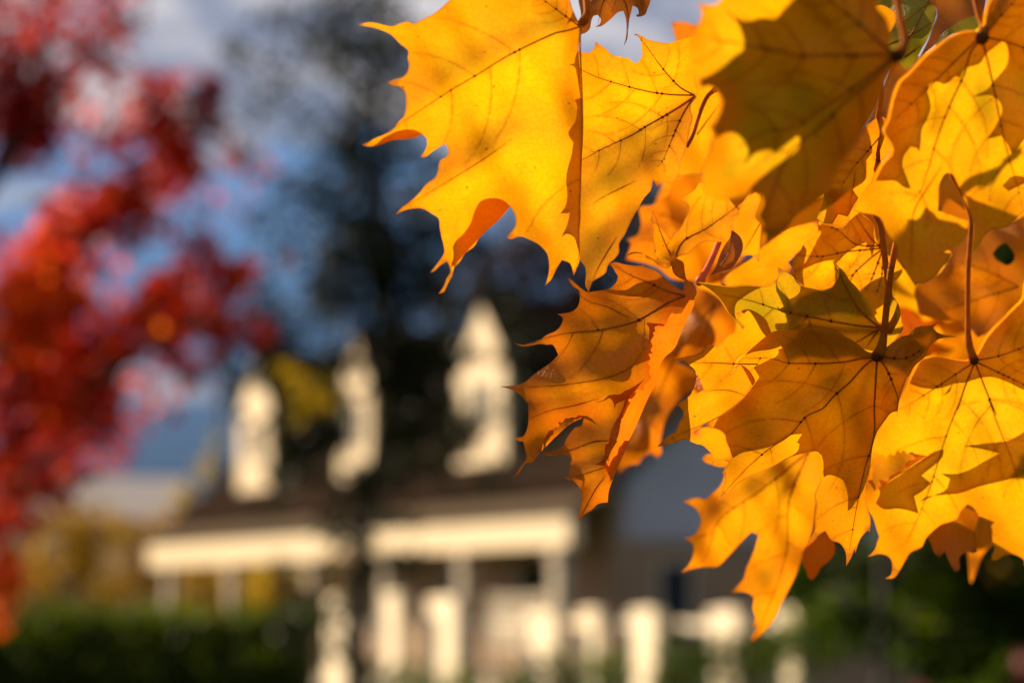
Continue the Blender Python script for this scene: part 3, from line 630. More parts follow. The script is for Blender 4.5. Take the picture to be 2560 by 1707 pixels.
leaf('dark orange blurred leaf hanging at the lower right, partly behind the yellow leaf', 'N 1450,60 1520,210 1560,300 1600,328 1645,280 1700,400 1740,462 1778,440 1780,330 1850,270 1890,292 1932,280 1920,100 1960,-60 1700,-150 1500,-80', .975, M7, gx=-.2, gz=.0, seed=52)
leaf('dull orange blurred maple leaf with a dark hole, behind the stalk at the right',
  'F 1280,1568 1330,1420 1480,1380 1640,1160 1500,900 1600,600 1900,800 2060,880 2200,850 2500,700 2600,1568 J 2600,500 2300,560 2050,720 1900,800 1760,650 1500,620 1330,560 1290,420', 1.03, M7, c=(2440, 700), gx=-.38, gz=.05, seed=53, holes=['F 2045,1150 2075,1110 2130,1060 2170,1050 2230,1110 2262,1180 2240,1240 2190,1268 2120,1235 2070,1200'], veins=['J 2300,300 2000,150 1700,50', 'J 2300,300 1900,420 1500,560'], vw=.7)
leaf('blurred orange brown maple leaf behind the bright folded flap',
  'G 1850,350 2000,320 2200,420 2300,540 2352,620 2340,760 2200,860 2060,900 1970,970 1840,1000 1760,1040 1900,1100 1960,1150 1950,1290 1880,1340 1760,1450 H 1660,440 1620,600 1610,650 1625,750 1582,805 1520,755 1440,800 1400,860 1320,870 1210,957 1195,920 1330,560 1400,200 G 1600,900', 1.10, M5, c=(1720, 860), gx=-.40, gz=-.10, seed=54, wave=.004, veins=['G 2150,450 1950,700 1750,1000 H 1400,700 1250,920', 'G 2150,450 2050,750 1950,1000'], vw=.8)
leaf('glowing blurred orange maple leaf behind the two upright lobes',
  'E 770,705 800,690 900,680 960,630 1040,600 1080,520 1090,440 1300,380 1400,430 1700,500 1900,900 1700,1300 1500,1450 1300,1420 1100,1400 950,1290 800,1240 640,1215 700,1060 650,1012 760,968 790,890', 1.09, M5, c=(1700, 580), gx=.25, gz=-.3, seed=55, wave=.004, veins=['E 1500,1000 1200,850 950,750 780,710', 'E 1500,1000 1200,1050 900,1020 650,1012'], vw=.8)
leaf('small blurred orange leaf corner in the sky gap at the top', 'C 1088,222 1200,213 1300,240 1400,260 1420,450 1140,430', 1.10, M5, gx=.2, gz=-.2, seed=56)
leaf('pinkish pale blurred leaf deep in the middle of the cluster', 'E 1560,1340 1650,1310 1760,1230 1900,1200 2000,1300 1950,1440 1820,1500 1700,1520 1580,1480', 1.06, M10, gx=-.6, gz=.6, seed=57)

# leaves deep in the cluster that close the gaps
TPL = np.array([(0,-.05),(.10,-.16),(.30,-.30),(.42,-.22),(.36,-.12),(.56,-.06),(.60,.03),(.92,.08),(.74,.19),(.80,.36),(.62,.36),(.50,.48),(.38,.52),(.36,.66),(.24,.78),(.16,.84),(0,1.22),(-.16,.84),(-.24,.78),(-.36,.66),(-.38,.52),(-.50,.48),(-.62,.36),(-.80,.36),(-.74,.19),(-.92,.08),(-.60,.03),(-.56,-.06),(-.36,-.12),(-.42,-.22),(-.30,-.30),(-.10,-.16)])
TV = [[(0,0),(0,.5),(0,1.15)], [(0,0),(.4,.30),(.74,.33)], [(0,0),(-.4,.30),(-.74,.33)], [(0,0),(.45,.02),(.85,.07)], [(0,0),(-.45,.02),(-.85,.07)]]
def tleaf(x, y, r, ang, d, mat, seed, gx, gz, label, group):
    ca, sa = math.cos(math.radians(ang)), math.sin(math.radians(ang))
    f = lambda q: np.array([(x + r * (ca * u - sa * v), y + r * (sa * u + ca * v)) for u, v in q])
    jit = np.random.default_rng(seed).normal(0, .02, TPL.shape)
    return leaf(label, f(TPL + jit), d, mat, c=(x, y), gx=gx, gz=gz, veins=[f(v) for v in TV], sec=False, wave=.004, seed=seed, step=24, group=group, tips=False)
for i, (x, y, r, an, d, m, gx, gz) in enumerate([
    (2250, 620, 330, 10, 1.16, M1, .3, -.3), (2420, 300, 330, -30, 1.14, M10, .3, -.3), (2050, 380, 330, 25, 1.17, M2, .3, -.3), (1820, 420, 260, 40, 1.19, M4, .3, -.3),
    (2330, 900, 260, 60, 1.18, M2, .4, -.3), (2150, 900, 300, -20, 1.22, M10, .35, -.3), (1950, 780, 280, 30, 1.2, M4, .3, -.3), (2480, 800, 330, 20, 1.2, M7, .0, -.1),
    (2330, 1130, 200, -40, 1.18, M4, .3, -.3), (1880, 150, 260, -20, 1.2, M2, .3, -.3), (2150, 100, 300, 160, 1.16, M8, .0, .1), (2480, 1150, 250, 10, 1.12, M4, .3, -.3)]):
    tleaf(x, y, r, an, d, m, 60 + i, gx, gz, 'out of focus golden maple leaf deep in the cluster behind the sharp leaves', 'blurred leaves deep in the cluster')

# order check between leaves that overlap in the picture
if False:
    pass
# ------------------------------------------------------------------ the place behind: garden, house, trees
def leaf_cards(P, size, rng, cols, name, mat, parent=None, lobed=True, flat=0.0):
    """many small leaves (lobed outlines) at points P; cols = tint per leaf"""
    n = len(P)
    if lobed:
        T = np.array([(0,-.5),(.18,-.12),(.55,-.22),(.30,.10),(.42,.42),(.10,.26),(0,.62),(-.10,.26),(-.42,.42),(-.30,.10),(-.55,-.22),(-.18,-.12)])
    else:
        T = np.array([(0,-.6),(.26,-.2),(.28,.15),(0,.65),(-.28,.15),(-.26,-.2)])
    k = len(T)
    a = rng.normal(size=(n, 3)); a[:, 2] *= (1 - flat); a /= np.linalg.norm(a, axis=1)[:, None]
    b = rng.normal(size=(n, 3)); b -= (b * a).sum(1)[:, None] * a; b /= np.linalg.norm(b, axis=1)[:, None]
    s = size * rng.uniform(.65, 1.25, n)
    nrm = np.cross(a, b)
    V = (P[:, None, :] + s[:, None, None] * (T[None, :, 0:1] * a[:, None, :] + T[None, :, 1:2] * b[:, None, :])
         + (s[:, None, None] * .22 * (T[None, :, 0:1] ** 2)) * nrm[:, None, :]).reshape(-1, 3)
    me = bpy.data.meshes.new(name)
    me.vertices.add(n * k); me.vertices.foreach_set('co', V.ravel())
    me.loops.add(n * k); me.loops.foreach_set('vertex_index', np.arange(n * k, dtype=np.int32))
    me.polygons.add(n); me.polygons.foreach_set('loop_start', np.arange(0, n * k, k, dtype=np.int32))
    me.update(); me.validate()
    at = me.attributes.new('tint', 'FLOAT', 'POINT'); at.data.foreach_set('value', np.repeat(cols, k).astype(np.float32))
    me.materials.append(mat)
    o = bpy.data.objects.new(name, me); COL.objects.link(o)
    if parent: o.parent = parent
    return o


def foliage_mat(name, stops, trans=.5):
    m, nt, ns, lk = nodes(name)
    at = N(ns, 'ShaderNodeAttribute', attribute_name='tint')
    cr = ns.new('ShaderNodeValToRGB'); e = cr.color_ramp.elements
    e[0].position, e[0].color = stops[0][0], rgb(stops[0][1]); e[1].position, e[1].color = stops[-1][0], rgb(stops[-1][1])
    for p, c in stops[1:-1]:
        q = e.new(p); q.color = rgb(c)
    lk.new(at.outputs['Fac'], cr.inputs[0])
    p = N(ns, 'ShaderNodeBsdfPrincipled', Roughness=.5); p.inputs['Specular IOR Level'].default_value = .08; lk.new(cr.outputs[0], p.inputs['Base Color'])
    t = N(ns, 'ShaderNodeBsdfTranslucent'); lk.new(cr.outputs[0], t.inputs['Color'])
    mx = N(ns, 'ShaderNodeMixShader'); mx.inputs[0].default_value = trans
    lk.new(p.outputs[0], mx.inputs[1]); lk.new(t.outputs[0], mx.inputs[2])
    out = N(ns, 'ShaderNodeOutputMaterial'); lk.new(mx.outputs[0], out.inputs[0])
    return m


def clumps(spec, dist, rng, dens, spread, tint=None):
    """leaf positions in rounded clumps: (px x, px y, px radius[, density factor, tint])"""
    P = []; C = []
    for c in spec:
        x, y, r = c[:3]; f = c[3] if len(c) > 3 else 1; tn = c[4] if len(c) > 4 else .5
        n = int(dens * (r / 100) ** 2 * f) + 1
        ctr = unproj(x, y, dist + rng.uniform(-spread, spread)); R = r / FPX * dist
        v = rng.normal(size=(n, 3)); v /= np.linalg.norm(v, axis=1)[:, None]
        P.append(ctr + v * (R * rng.uniform(0, 1, n) ** .45)[:, None]); C.append(np.clip(tn + rng.normal(0, .17, n), 0, 1))
    return np.vstack(P), np.concatenate(C)


def gpt(x, dist):
    p = unproj(x, 1525, dist); return np.array([p[0], p[1], 0.0])


def limb(g, pp, r0, r1, sides=7):
    P = np.array(pp, float); t = np.linspace(0, 1, len(P)); tt = np.linspace(0, 1, len(P) * 4)
    Q = np.stack([np.interp(tt, t, P[:, i]) for i in range(3)], 1)
    g.tube(Q, r0 * (1 - tt) + r1 * tt, sides)


BARK = plain('bark_dark', (.050, .038, .028), .9, .45, 14, bump=.01)
BARKG = plain('bark_grey', (.075, .07, .055), .9, .4, 14, bump=.01)
rg = np.random.default_rng(21)

# red tree on the left
RED = foliage_mat('foliage_red', [(0, (.07, .003, .004)), (.32, (.22, .006, .006)), (.60, (.66, .034, .008)), (.84, (.82, .13, .008)), (1, (.84, .24, .015))], .6)
d = 12.0
spec = [(60,330,110,1.3,.22),(40,240,120,1.1,.25),(120,70,110,.55,.5),(250,140,90,.6,.35),(300,50,60,.5,.4),(0,90,100,.6,.5),(170,200,60,.4,.5),
        (400,235,75,1,.55),(370,300,80,1,.6),(520,225,50,1,.2),(505,300,65,1,.3),(435,350,80,1.1,.35),(300,360,60,.5,.6),(120,340,60,.4,.5),
        (425,430,80,1.1,.6),(350,480,85,1.2,.5),(470,410,55,.9,.65),(300,545,85,1.2,.45),(190,530,80,1.1,.65),(150,600,90,1.2,.72),(80,660,100,1,.7),(120,730,100,1.2,.75),(30,770,85,1,.8),(60,850,90,1.1,.72),(180,780,70,.9,.7),(230,640,50,.7,.6),
        (500,640,65,1,.5),(570,700,65,1,.55),(610,690,45,.8,.5),(430,725,80,1.1,.75),(395,775,80,1.1,.7),(310,825,80,1.1,.6),(480,790,85,1.1,.4),(560,830,70,.9,.3),(640,830,50,.7,.4),(220,860,90,1,.55),(480,930,45,.9,.65),(420,880,60,.5,.5),
        (130,940,110,1.1,.65),(50,1000,100,1,.6),(210,1030,100,1.1,.62),(265,960,60,1,.75),(130,1110,100,1,.6),(20,1170,90,1,.65),(40,1290,70,1,.6),(10,1420,60,1,.85),(-20,1540,60,.8,.9),
        (580,330,50,.2,.5),(660,420,40,.15,.85),(500,540,50,.2,.6),(700,640,30,.1,.6),
        (150,200,220,.20,.6),(300,450,220,.20,.65),(120,800,220,.45,.7),(450,750,180,.20,.6),(150,1050,200,.45,.65),(350,950,150,.25,.65),(550,450,120,.10,.5),(10,1480,60,1,.95),(40,1240,130,.5,.6),(150,1220,70,.5,.55),(-150,200,180,.8,.4),(-180,600,180,.8,.5),(-160,1000,180,.8,.6),(-120,1350,120,.8,.7),(-100,-150,250,.7,.5),(250,-150,200,.5,.5)]
P, C = clumps(spec, d, rg, 185, .5); C = np.clip(C * .95, 0, 1)
base = gpt(-420, d)
t = bpy.data.objects.new('red_maple_tree', None); COL.objects.link(t); t.location = base
tag(t, 'tree with scarlet and orange autumn leaves spreading in from the left edge', 'tree')
def under(o, root):          # keep world placement under a root that stands at its base
    o.parent = root; o.location = -np.array(root.location)
    return o
under(leaf_cards(P, .068, rg, C, 'crown', RED), t)
g = Geo(); limb(g, [base, base + [.05, 0, 1.2], base + [.15, .1, 2.6], base + [.1, .1, 4.6]], .13, .04)
under(g.build('trunk', BARK, None, True), t)
for a, b, c in [((-380,1250),(60,850),(480,230)), ((-360,1400),(200,980),(620,690)), ((-370,900),(-50,500),(250,120)), ((-390,1500),(-60,1300),(220,1030)), ((-20,880),(140,640),(330,500)), ((200,980),(400,840),(560,800)), ((-50,500),(60,300),(120,60))]:
    g = Geo(); q = [unproj(*p, d + rg.uniform(-.2, .2)) for p in (a, b, c)]; limb(g, q, .05, .014); under(g.build('branch', BARK, None, True), t)

# slim dark tree in front of the house
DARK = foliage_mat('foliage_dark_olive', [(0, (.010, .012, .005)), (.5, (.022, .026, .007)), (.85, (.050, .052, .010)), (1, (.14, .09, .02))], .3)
d = 25.0
spec = [(900,40,120,.55,.4),(840,140,80,.5,.4),(930,200,110,.65,.4),(870,330,80,.7,.5),(930,420,100,1,.35),(880,560,110,1,.35),(950,640,90,1.1,.3),(880,720,110,1,.3),(760,300,60,.25,.4),(720,640,60,.3,.4),
        (590,140,55,.5,.35),(600,390,50,.55,.3),(700,450,50,.2,.4),(1010,120,100,.4,.4),(1010,330,80,.5,.3),(1030,500,70,.8,.3),
        (790,760,80,.6,.3),(690,820,80,.9,.25),(720,880,50,1,.3),(1000,740,90,1.1,.25),(1000,860,70,1.2,.3),(1010,960,70,1.2,.3),(1020,1080,60,1.1,.3),(780,1060,40,1,.35),(740,1000,40,1,.3),(720,1130,50,.7,.3),(1000,1180,60,1,.3),
        (905,1215,60,1,.3),(890,1330,50,.9,.3),(900,1440,40,.8,.3),(1070,700,70,.9,.3),(790,900,35,.9,.4),
        (700,1420,40,.35,.5),(800,1500,50,.4,.4),(740,1560,60,.4,.35),(960,940,25,.8,.3),(1150,1040,28,1.1,.35),(1140,1000,22,.9,.35),(585,985,28,.8,.4),(690,1110,25,.8,.4),(660,950,20,.7,.4),(870,860,22,.7,.4),(905,980,20,.7,.4),
        (600,945,31,1,.3),(650,930,34,1,.3),(560,900,36,1,.3),(690,1050,31,1,.3),(690,1180,37,1,.3),(610,1045,21,.8,.3),(885,915,31,1,.3),(850,880,21,.8,.3),(850,1010,43,1,.3),(838,1080,43,1,.3),(905,1190,29,1,.3),(920,860,17,.8,.3),(1190,885,29,1,.3),(1135,900,40,1,.3),(1245,895,26,.9,.3),(1150,1100,52,1.1,.3),(1180,1070,31,1,.3),(1250,1040,21,.8,.3),(1200,1185,26,1,.3),(1120,800,30,.8,.3),
        (1060,1150,60,.6,.3),(1010,900,60,.8,.3),(1080,880,50,.9,.3),(760,1180,50,.6,.3),(650,870,40,.8,.3),(730,930,50,.8,.3),(1330,850,60,.5,.3)]
P, C = clumps(spec, d, rg, 440, .5)
P2, C2 = clumps([(800,380,260,.07,.4),(860,150,300,.08,.4),(800,650,230,.12,.3),(980,600,200,.3,.3),(850,100,200,.25,.3),(880,350,150,.3,.3),(640,250,70,.35,.4),(560,330,50,.35,.4),(700,200,80,.35,.4),(770,80,80,.45,.4),(680,40,60,.3,.4),(760,500,90,.45,.3),(660,560,60,.5,.3),(820,450,80,.6,.3),(1050,220,90,.5,.3),(1080,420,80,.7,.3),(1090,560,80,1,.3),(1020,620,90,1,.3),(1150,620,80,.9,.3),(640,740,60,.6,.3),(820,660,80,.7,.3),(1330,1000,60,.4,.3),(1380,1120,50,.35,.3),(1250,1180,50,.4,.3),(1120,1000,40,.5,.3),(1000,1060,70,.7,.3)], d, rg, 330, .3)
masks = [((545, 860, 730, 1300), 39, [(620,895),(612,940),(598,1005),(662,1010),(592,1070),(640,1092),(600,1130),(655,1140),(598,1200),(645,1215),(620,1165),(590,1245),(640,1250)]),
         ((800, 775, 985, 1270), 36, [(880,835),(905,880),(890,950),(915,1010),(908,1070),(915,1125),(858,1175),(895,1210)]),
         ((1090, 715, 1320, 1250), 41, [(1200,780),(1205,840),(1155,865),(1245,875),(1150,960),(1190,940),(1250,935),(1160,1020),(1210,1000),(1252,1060),(1265,1120),(1165,1185),(1255,1190),(1215,1150)]),
         ((790, 1270, 1060, 1450), 30, [(900,1352),(965,1350),(1015,1345),(1060,1345),(800,1370),(880,1435)]),
         ((680, 1410, 900, 1650), 27, [(760,1450),(800,1450),(870,1560),(800,1530),(795,1590),(830,1480)])]
PM = []
for (x0, y0, x1, y1), hr, holes_ in masks:
    n_ = int((x1 - x0) * (y1 - y0) / 62)
    q = np.stack([rg.uniform(x0, x1, n_), rg.uniform(y0, y1, n_)], 1)
    cxm, cym = (x0 + x1) / 2, (y0 + y1) / 2
    ell = ((q[:, 0] - cxm) / (x1 - x0) * 2) ** 4 + ((q[:, 1] - cym) / (y1 - y0) * 2) ** 4
    q = q[rg.uniform(0, 1, n_) > (ell - .35) * .8]
    hd = np.min([np.hypot(q[:, 0] - a, q[:, 1] - b) for a, b in holes_], 0)
    q = q[hd > hr * rg.uniform(.85, 1.1, len(q))]
    PM.append(unproj(q[:, 0], q[:, 1], d + rg.uniform(-.45, .45, len(q))))
PM = np.vstack(PM); P2 = np.vstack([P2, PM]); C2 = np.r_[C2, np.clip(rg.normal(.35, .15, len(PM)), 0, 1)]
base = gpt(890, d)
t = bpy.data.objects.new('slim_tree', None); COL.objects.link(t); t.location = base
tag(t, 'thin dark leaved tree rising in front of the house between the porch halves', 'tree')
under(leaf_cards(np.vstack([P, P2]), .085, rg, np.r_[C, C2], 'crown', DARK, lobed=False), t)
GOLDF = foliage_mat('foliage_golden', [(0, (.30, .18, .01)), (.5, (.62, .40, .012)), (1, (.70, .46, .02))], .5)
P, C = clumps([(770,975,55,1,.5),(720,930,40,.7,.5),(800,1010,35,.9,.4),(745,1040,30,.5,.5),(835,960,25,.5,.4)], 24.2, rg, 190, .1)
under(leaf_cards(P, .08, rg, C, 'yellow_foliage', GOLDF, lobed=False), t)
g = Geo(); limb(g, [base] + [unproj(x, y, d) for x, y in ((890,1500),(897,1400),(925,1220),(972,1000),(965,700),(945,300),(930,-100),(925,-350))], .11, .03)
under(g.build('trunk', BARK, None, True), t)
for a, b, c in [((960,750),(800,640),(690,560)), ((950,420),(780,330),(600,130)), ((950,560),(760,480),(610,400)), ((935,200),(1000,80),(1040,-60)), ((970,900),(800,860),(690,810)), ((940,300),(860,200),(820,40))]:
    g = Geo(); limb(g, [unproj(*p, d + rg.uniform(-.3, .3)) for p in (a, b, c)], .03, .008, 5); under(g.build('branch', BARK, None, True), t)

# the house: u runs along the front away from us, w goes into the house, z up
def HF(u, w, z): return (.85 - .47 * u + .88 * w, 40 + .88 * u + .47 * w, z)
CREAM = plain('paint_cream', (.93, .72, .47), .5, .06, 1.5)
CREAMD = plain('paint_cream_weathered', (.52, .42, .31), .6, .2, 1.5)
SHING = plain('roof_shingles', (.030, .019, .014), 1.0, .35, 3.0, spec=0.0)
PORCHR = plain('porch_roof_shingles', (.11, .08, .056), 1.0, .25, 3.0, spec=0.0)
SIDING = plain('siding_blue_grey', (.40, .40, .47), .7, .1, 1.0)
BRICK = plain('wall_brown', (.30, .20, .125), .85, .2, 2.0)
GLASS = plain('window_glass', (.012, .014, .016), .08, .2, 2.0, spec=.6)
WHITE = plain('paint_white', (.93, .77, .56), .45, .05, 1.5)
h = bpy.data.objects.new('house', None); COL.objects.link(h); h.location = HF(0, 0, 0)
tag(h, 'brown roofed house with a long cream columned porch and three gabled dormers', 'house')
def hp(g, name, mat, parent=None):
    o = g.build(name, mat)
    if parent is None: return under(o, h)
    o.parent = parent; o.location = (0, 0, 0)
    return o
g = Geo(); g.box((-.15, 0, 2.66), (9.1, .22, 3.18), HF); hp(g, 'porch_beam', CREAM)
g = Geo(); g.box((9.35, 0, 2.62), (20.3, .22, 3.18), HF); hp(g, 'porch_beam', CREAM)
for u in (.30, 3.75, 7.0, 10.6, 15.0, 18.9):
    g = Geo(); g.box((u - .15, -.02, .45), (u + .15, .24, 2.618 if u > 9 else 2.658), HF); g.box((u - .21, -.08, .25), (u + .21, .30, .45), HF); g.box((u - .20, -.06, 2.44), (u + .20, .28, 2.54), HF); hp(g, 'column', CREAMD)
def quadslab(pts4, th):      # sloped slab from four corners (u,w,z)
    g = Geo(); V = [HF(*p) for p in pts4] + [HF(p[0], p[1], p[2] - th) for p in pts4]
    g.add(V, [(0,1,2,3),(7,6,5,4),(0,4,5,1),(1,5,6,2),(2,6,7,3),(3,7,4,0)]); return g
hp(quadslab([(-.35,-.06,3.28),(-.35,1.0,3.66),(20.5,1.0,3.66),(20.5,-.06,3.28)], .09), 'porch_roof', PORCHR)
hp(quadslab([(-.30,.70,3.72),(-.30,5.0,7.6),(20.6,5.0,7.6),(20.6,.70,3.72)], .16), 'roof', SHING)
hp(quadslab([(-.30,9.3,3.72),(-.30,5.0,7.58),(20.6,5.0,7.58),(20.6,9.3,3.72)], .16), 'roof', SHING)
g = Geo(); g.box((0, .95, .3), (10.4, 1.15, 3.55), HF); hp(g, 'front_wall', BRICK)
g = Geo(); g.prism([(1.16,2.78),(8.9,2.78),(8.9,3.6),(5.0,7.2),(1.16,3.75)], lambda a, b: HF(.0, a, b), lambda a, b: HF(.2, a, b)); hp(g, 'gable_wall', SIDING)
g = Geo(); g.box((.02, 1.16, 0), (.2, 8.9, 2.775), HF); hp(g, 'side_wall', BRICK)
g = Geo(); g.box((-.3, -.4, .1), (19.3, .94, .3), HF); hp(g, 'porch_floor', CREAMD)
g = Geo(); g.box((10.2, 1.16, 0), (10.4, 8.8, 3.5), HF); hp(g, 'end_wall', BRICK)
for w0 in (1.75, 3.9, 6.2):
    g = Geo(); g.box((-.05, w0, 1.0), (.018, w0 + .08, 2.45), HF); g.box((-.05, w0 + .72, 1.0), (.018, w0 + .8, 2.45), HF); g.box((-.05, w0 + .08, 2.37), (.018, w0 + .72, 2.45), HF); g.box((-.07, w0 + .08, 1.0), (.018, w0 + .72, 1.08), HF)
    f = hp(g, 'window', CREAMD); g = Geo(); g.box((-.01, w0 + .08, 1.08), (.017, w0 + .72, 2.37), HF); hp(g, 'pane', GLASS, f)
for u0, z0, hh, nm in ((1.9, .3, 2.0, 'door'), (5.2, 1.0, 1.4, 'window'), (8.4, 1.0, 1.4, 'window')):
    g = Geo(); g.box((u0, .90, z0), (u0 + 1.0, .945, z0 + hh), HF); f = hp(g, nm, CREAMD if nm == 'window' else SHING)
    g = Geo(); g.box((u0 + .1, .885, z0 + .1), (u0 + .9, .898, z0 + hh - .1), HF); hp(g, 'pane', GLASS, f)
for uc, hw in ((5.62, .98), (11.38, .80), (16.97, .98)):
    wv, z0, z1, z2 = 1.35, 4.34, 6.3, 7.45
    e = bpy.data.objects.new('dormer', None); COL.objects.link(e); under(e, h)
    g = Geo(); out_ = [(uc-hw,z0),(uc+hw,z0),(uc+hw,z1),(uc,z2),(uc-hw,z1)]
    g.prism(out_, lambda a, b: HF(a, wv, b), lambda a, b: HF(a, wv + .12, b)); hp(g, 'dormer_wall', CREAM, e)
    g = Geo()
    for sgn in (-1, 1):
        a = [(uc, wv - .05, z2 + .14), (uc + sgn * (hw + .25), wv - .05, z1 - .12), (uc + sgn * (hw + .25), wv + 2.7, z1 - .12), (uc, wv + 3.4, z2 + .14)]
        V = [HF(*p) for p in a] + [HF(p[0], p[1], p[2] - .12) for p in a]
        g.add(V, [(0,1,2,3),(7,6,5,4),(0,4,5,1),(1,5,6,2),(2,6,7,3),(3,7,4,0)])
        g.box((uc + sgn * hw - .05, wv + .125, z0), (uc + sgn * hw + .05, wv + 2.6, z1 - .03), HF)
    hp(g, 'dormer_roof', SHING, e)
    g = Geo(); g.box((uc - .34, wv - .03, 5.15), (uc + .34, wv - .002, 5.85), HF); hp(g, 'dormer_window', GLASS, e)
    g = Geo()
    for a, b in ((-.42, -.34), (.34, .42)): g.box((uc + a, wv - .05, 5.07), (uc + b, wv - .003, 5.93), HF)
    g.box((uc - .34, wv - .05, 5.85), (uc + .34, wv - .003, 5.93), HF); g.box((uc - .34, wv - .06, 5.07), (uc + .34, wv - .003, 5.15), HF)
    g.box((uc - .03, wv - .045, 5.15), (uc + .03, wv - .031, 5.85), HF); hp(g, 'dormer_trim', WHITE, e)
g = Geo()
for k in range(7): g.box((.75, .02, .95 + k * .135), (2.6, .06, 1.05 + k * .135), HF)
g.box((.66, .0, .3), (.749, .09, 1.92), HF); g.box((2.601, .0, .3), (2.70, .09, 1.92), HF); hp(g, 'slatted_railing', CREAMD)
# hanging basket under the porch beam
p = np.array(HF(2.1, .5, 2.08)); e = bpy.data.objects.new('hanging_basket', None); COL.objects.link(e); e.location = p
tag(e, 'dark round hanging basket of plants under the porch beam', 'basket')
rgb_ = np.random.default_rng(3); v = rgb_.normal(size=(260, 3)); v /= np.linalg.norm(v, axis=1)[:, None]; v *= .27 * rgb_.uniform(.3, 1, (260, 1))
leaf_cards(v + [0, 0, .05], .10, rgb_, rgb_.uniform(0, .4, 260), 'plants', DARK, e, False)
g = Geo(); g.tube([(0,0,-.22),(0,0,-.12),(0,0,.0)], [.10,.2,.23], 12); 
for a in (0, 2.1, 4.2): g.tube([(.22*math.cos(a), .22*math.sin(a), 0), (0, 0, .5)], [.008, .008], 4)
g.build('pot', BARK, e)

# white fence in front of the house
fe = bpy.data.objects.new('white_fence', None); COL.objects.link(fe); fe.location = gpt(1400, 30)
tag(fe, 'bright white post and rail fence in front of the porch', 'fence')
fx = [(838, 34.8, 1.9, .40), (977, 33.5, 1.92, .27), (1102, 32.6, 1.86, .50), (1350, 31.0, 1.66, .42), (1468, 30.2, 1.70, .30), (1605, 29.2, 1.70, .36), (1806, 28.0, 1.70, .36), (1960, 27.2, 1.7, .3)]
nf = np.array([-.96, -.28, 0]); nf /= np.linalg.norm(nf); tf = np.array([-nf[1], nf[0], 0])
prev = None
for x, dd_, zt, wd in fx:
    b = gpt(x, dd_)
    fr = lambda a, c, z: tuple(b + tf * a - nf * c + np.array([0, 0, z]))
    hw = wd * (1.42 if x < 1400 else 1.18)
    g = Geo(); g.box((-hw, 0, 0), (hw, .12, zt - .16), fr); g.box((-hw * 1.06, -.012, zt - .16), (hw * 1.06, .13, zt - .10), fr)
    V = [fr(-hw, 0, zt - .10), fr(hw, 0, zt - .10), fr(hw, .12, zt - .10), fr(-hw, .12, zt - .10), fr(0, .06, zt - .07)]
    g.add(V, [(0,1,4),(1,2,4),(2,3,4),(3,0,4),(3,2,1,0)])
    under(g.build('post', WHITE), fe)
    if prev is not None:
        a0, a1 = prev, b; dr = (a1 - a0) / np.linalg.norm(a1 - a0); L = np.linalg.norm(a1 - a0); nn = np.array([dr[1], -dr[0], 0])
        for z0, z1 in ((1.38, 1.47), (.75, .84)):
            g = Geo(); g.box((.0, -.02, z0), (L, .03, z1), lambda a, c, z: tuple(a0 + dr * a - nn * (c + .14 + (z - z0) * .2) + np.array([0, 0, z]))); under(g.build('rail', WHITE), fe)
    prev = b

# pale house far off on the left
ph = bpy.data.objects.new('white_house', None); COL.objects.link(ph); ph.location = gpt(200, 78)
tag(ph, 'far pale house with a whitish roof behind the red tree', 'house')
def PF(x, y, z): return (-19.5 + x, 76 + .25 * x + y, z)
PW = plain('render_pale', (.74, .66, .58), .8, .1, .5); PR = plain('roof_pale', (.42, .37, .33), .6, .1, .5)
g = Geo(); g.box((0, 0, 0), (8.2, 6, 4.4), PF); under(g.build('wall', PW), ph)
g = Geo(); g.prism([(-.4,4.42),(6.4,4.42),(3,6.0)], lambda a, b: PF(-.4, a, b), lambda a, b: PF(8.6, a, b)); under(g.build('roof', PR), ph)
for x0 in (.9, 3.0, 5.4):
    g = Geo(); g.box((x0, -.06, 2.4), (x0 + 1.0, -.002, 3.7), PF); f = under(g.build('window', CREAM), ph)
    g = Geo(); g.box((x0 + .1, -.075, 2.5), (x0 + .9, -.062, 3.6), PF); q = g.build('pane', GLASS, f)

# shrubs, hedge and trees
def shrub(name, label, cat, spec, dist, size, dens, mat, spread=.4, trunk=None, group=None, lobed=False, body=None, trunkmat=None):
    P, C = clumps(spec, dist, rg, dens, spread)
    P = P[P[:, 2] > .05 * size] if True else P
    xs = np.mean([s_[0] for s_ in spec]); b = gpt(xs, dist)
    C = C[:len(P)]
    t = bpy.data.objects.new(name, None); COL.objects.link(t); t.location = b
    tag(t, label, cat, group)
    under(leaf_cards(P, size, rg, C, 'crown', mat, lobed=lobed), t)
    top = P[:, 2].max(); g = Geo()
    if trunk: limb(g, [b, b + [.02, 0, top * .35], b + [.0, .05, top * .8]], trunk, trunk * .3)
    else:
        for a in np.linspace(0, 5.6, 5): limb(g, [b, b + [.25 * math.cos(a), .2 * math.sin(a), top * .35], b + [.6 * math.cos(a), .4 * math.sin(a), top * .75]], .02, .006, 5)
    under(g.build('trunk' if trunk else 'stems', trunkmat or BARK, None, True), t)
    return t
GOLDB = foliage_mat('foliage_olive_gold', [(0, (.09, .065, .008)), (.4, (.30, .17, .010)), (.75, (.52, .27, .012)), (1, (.42, .34, .02))], .45)
GREEN = foliage_mat('foliage_green', [(0, (.012, .022, .002)), (.5, (.075, .125, .005)), (.85, (.16, .21, .008)), (1, (.30, .32, .01))], .5)
shrub('golden_shrub', 'yellow brown autumn bush below the pale house at the far left', 'bush', [(200,1300,50,1,.5),(130,1290,40,.8,.6),(130,1400,110,1,.5),(230,1340,90,1,.45),(60,1470,90,1,.5),(200,1480,110,1,.4)], 60, .26, 190, GOLDB)
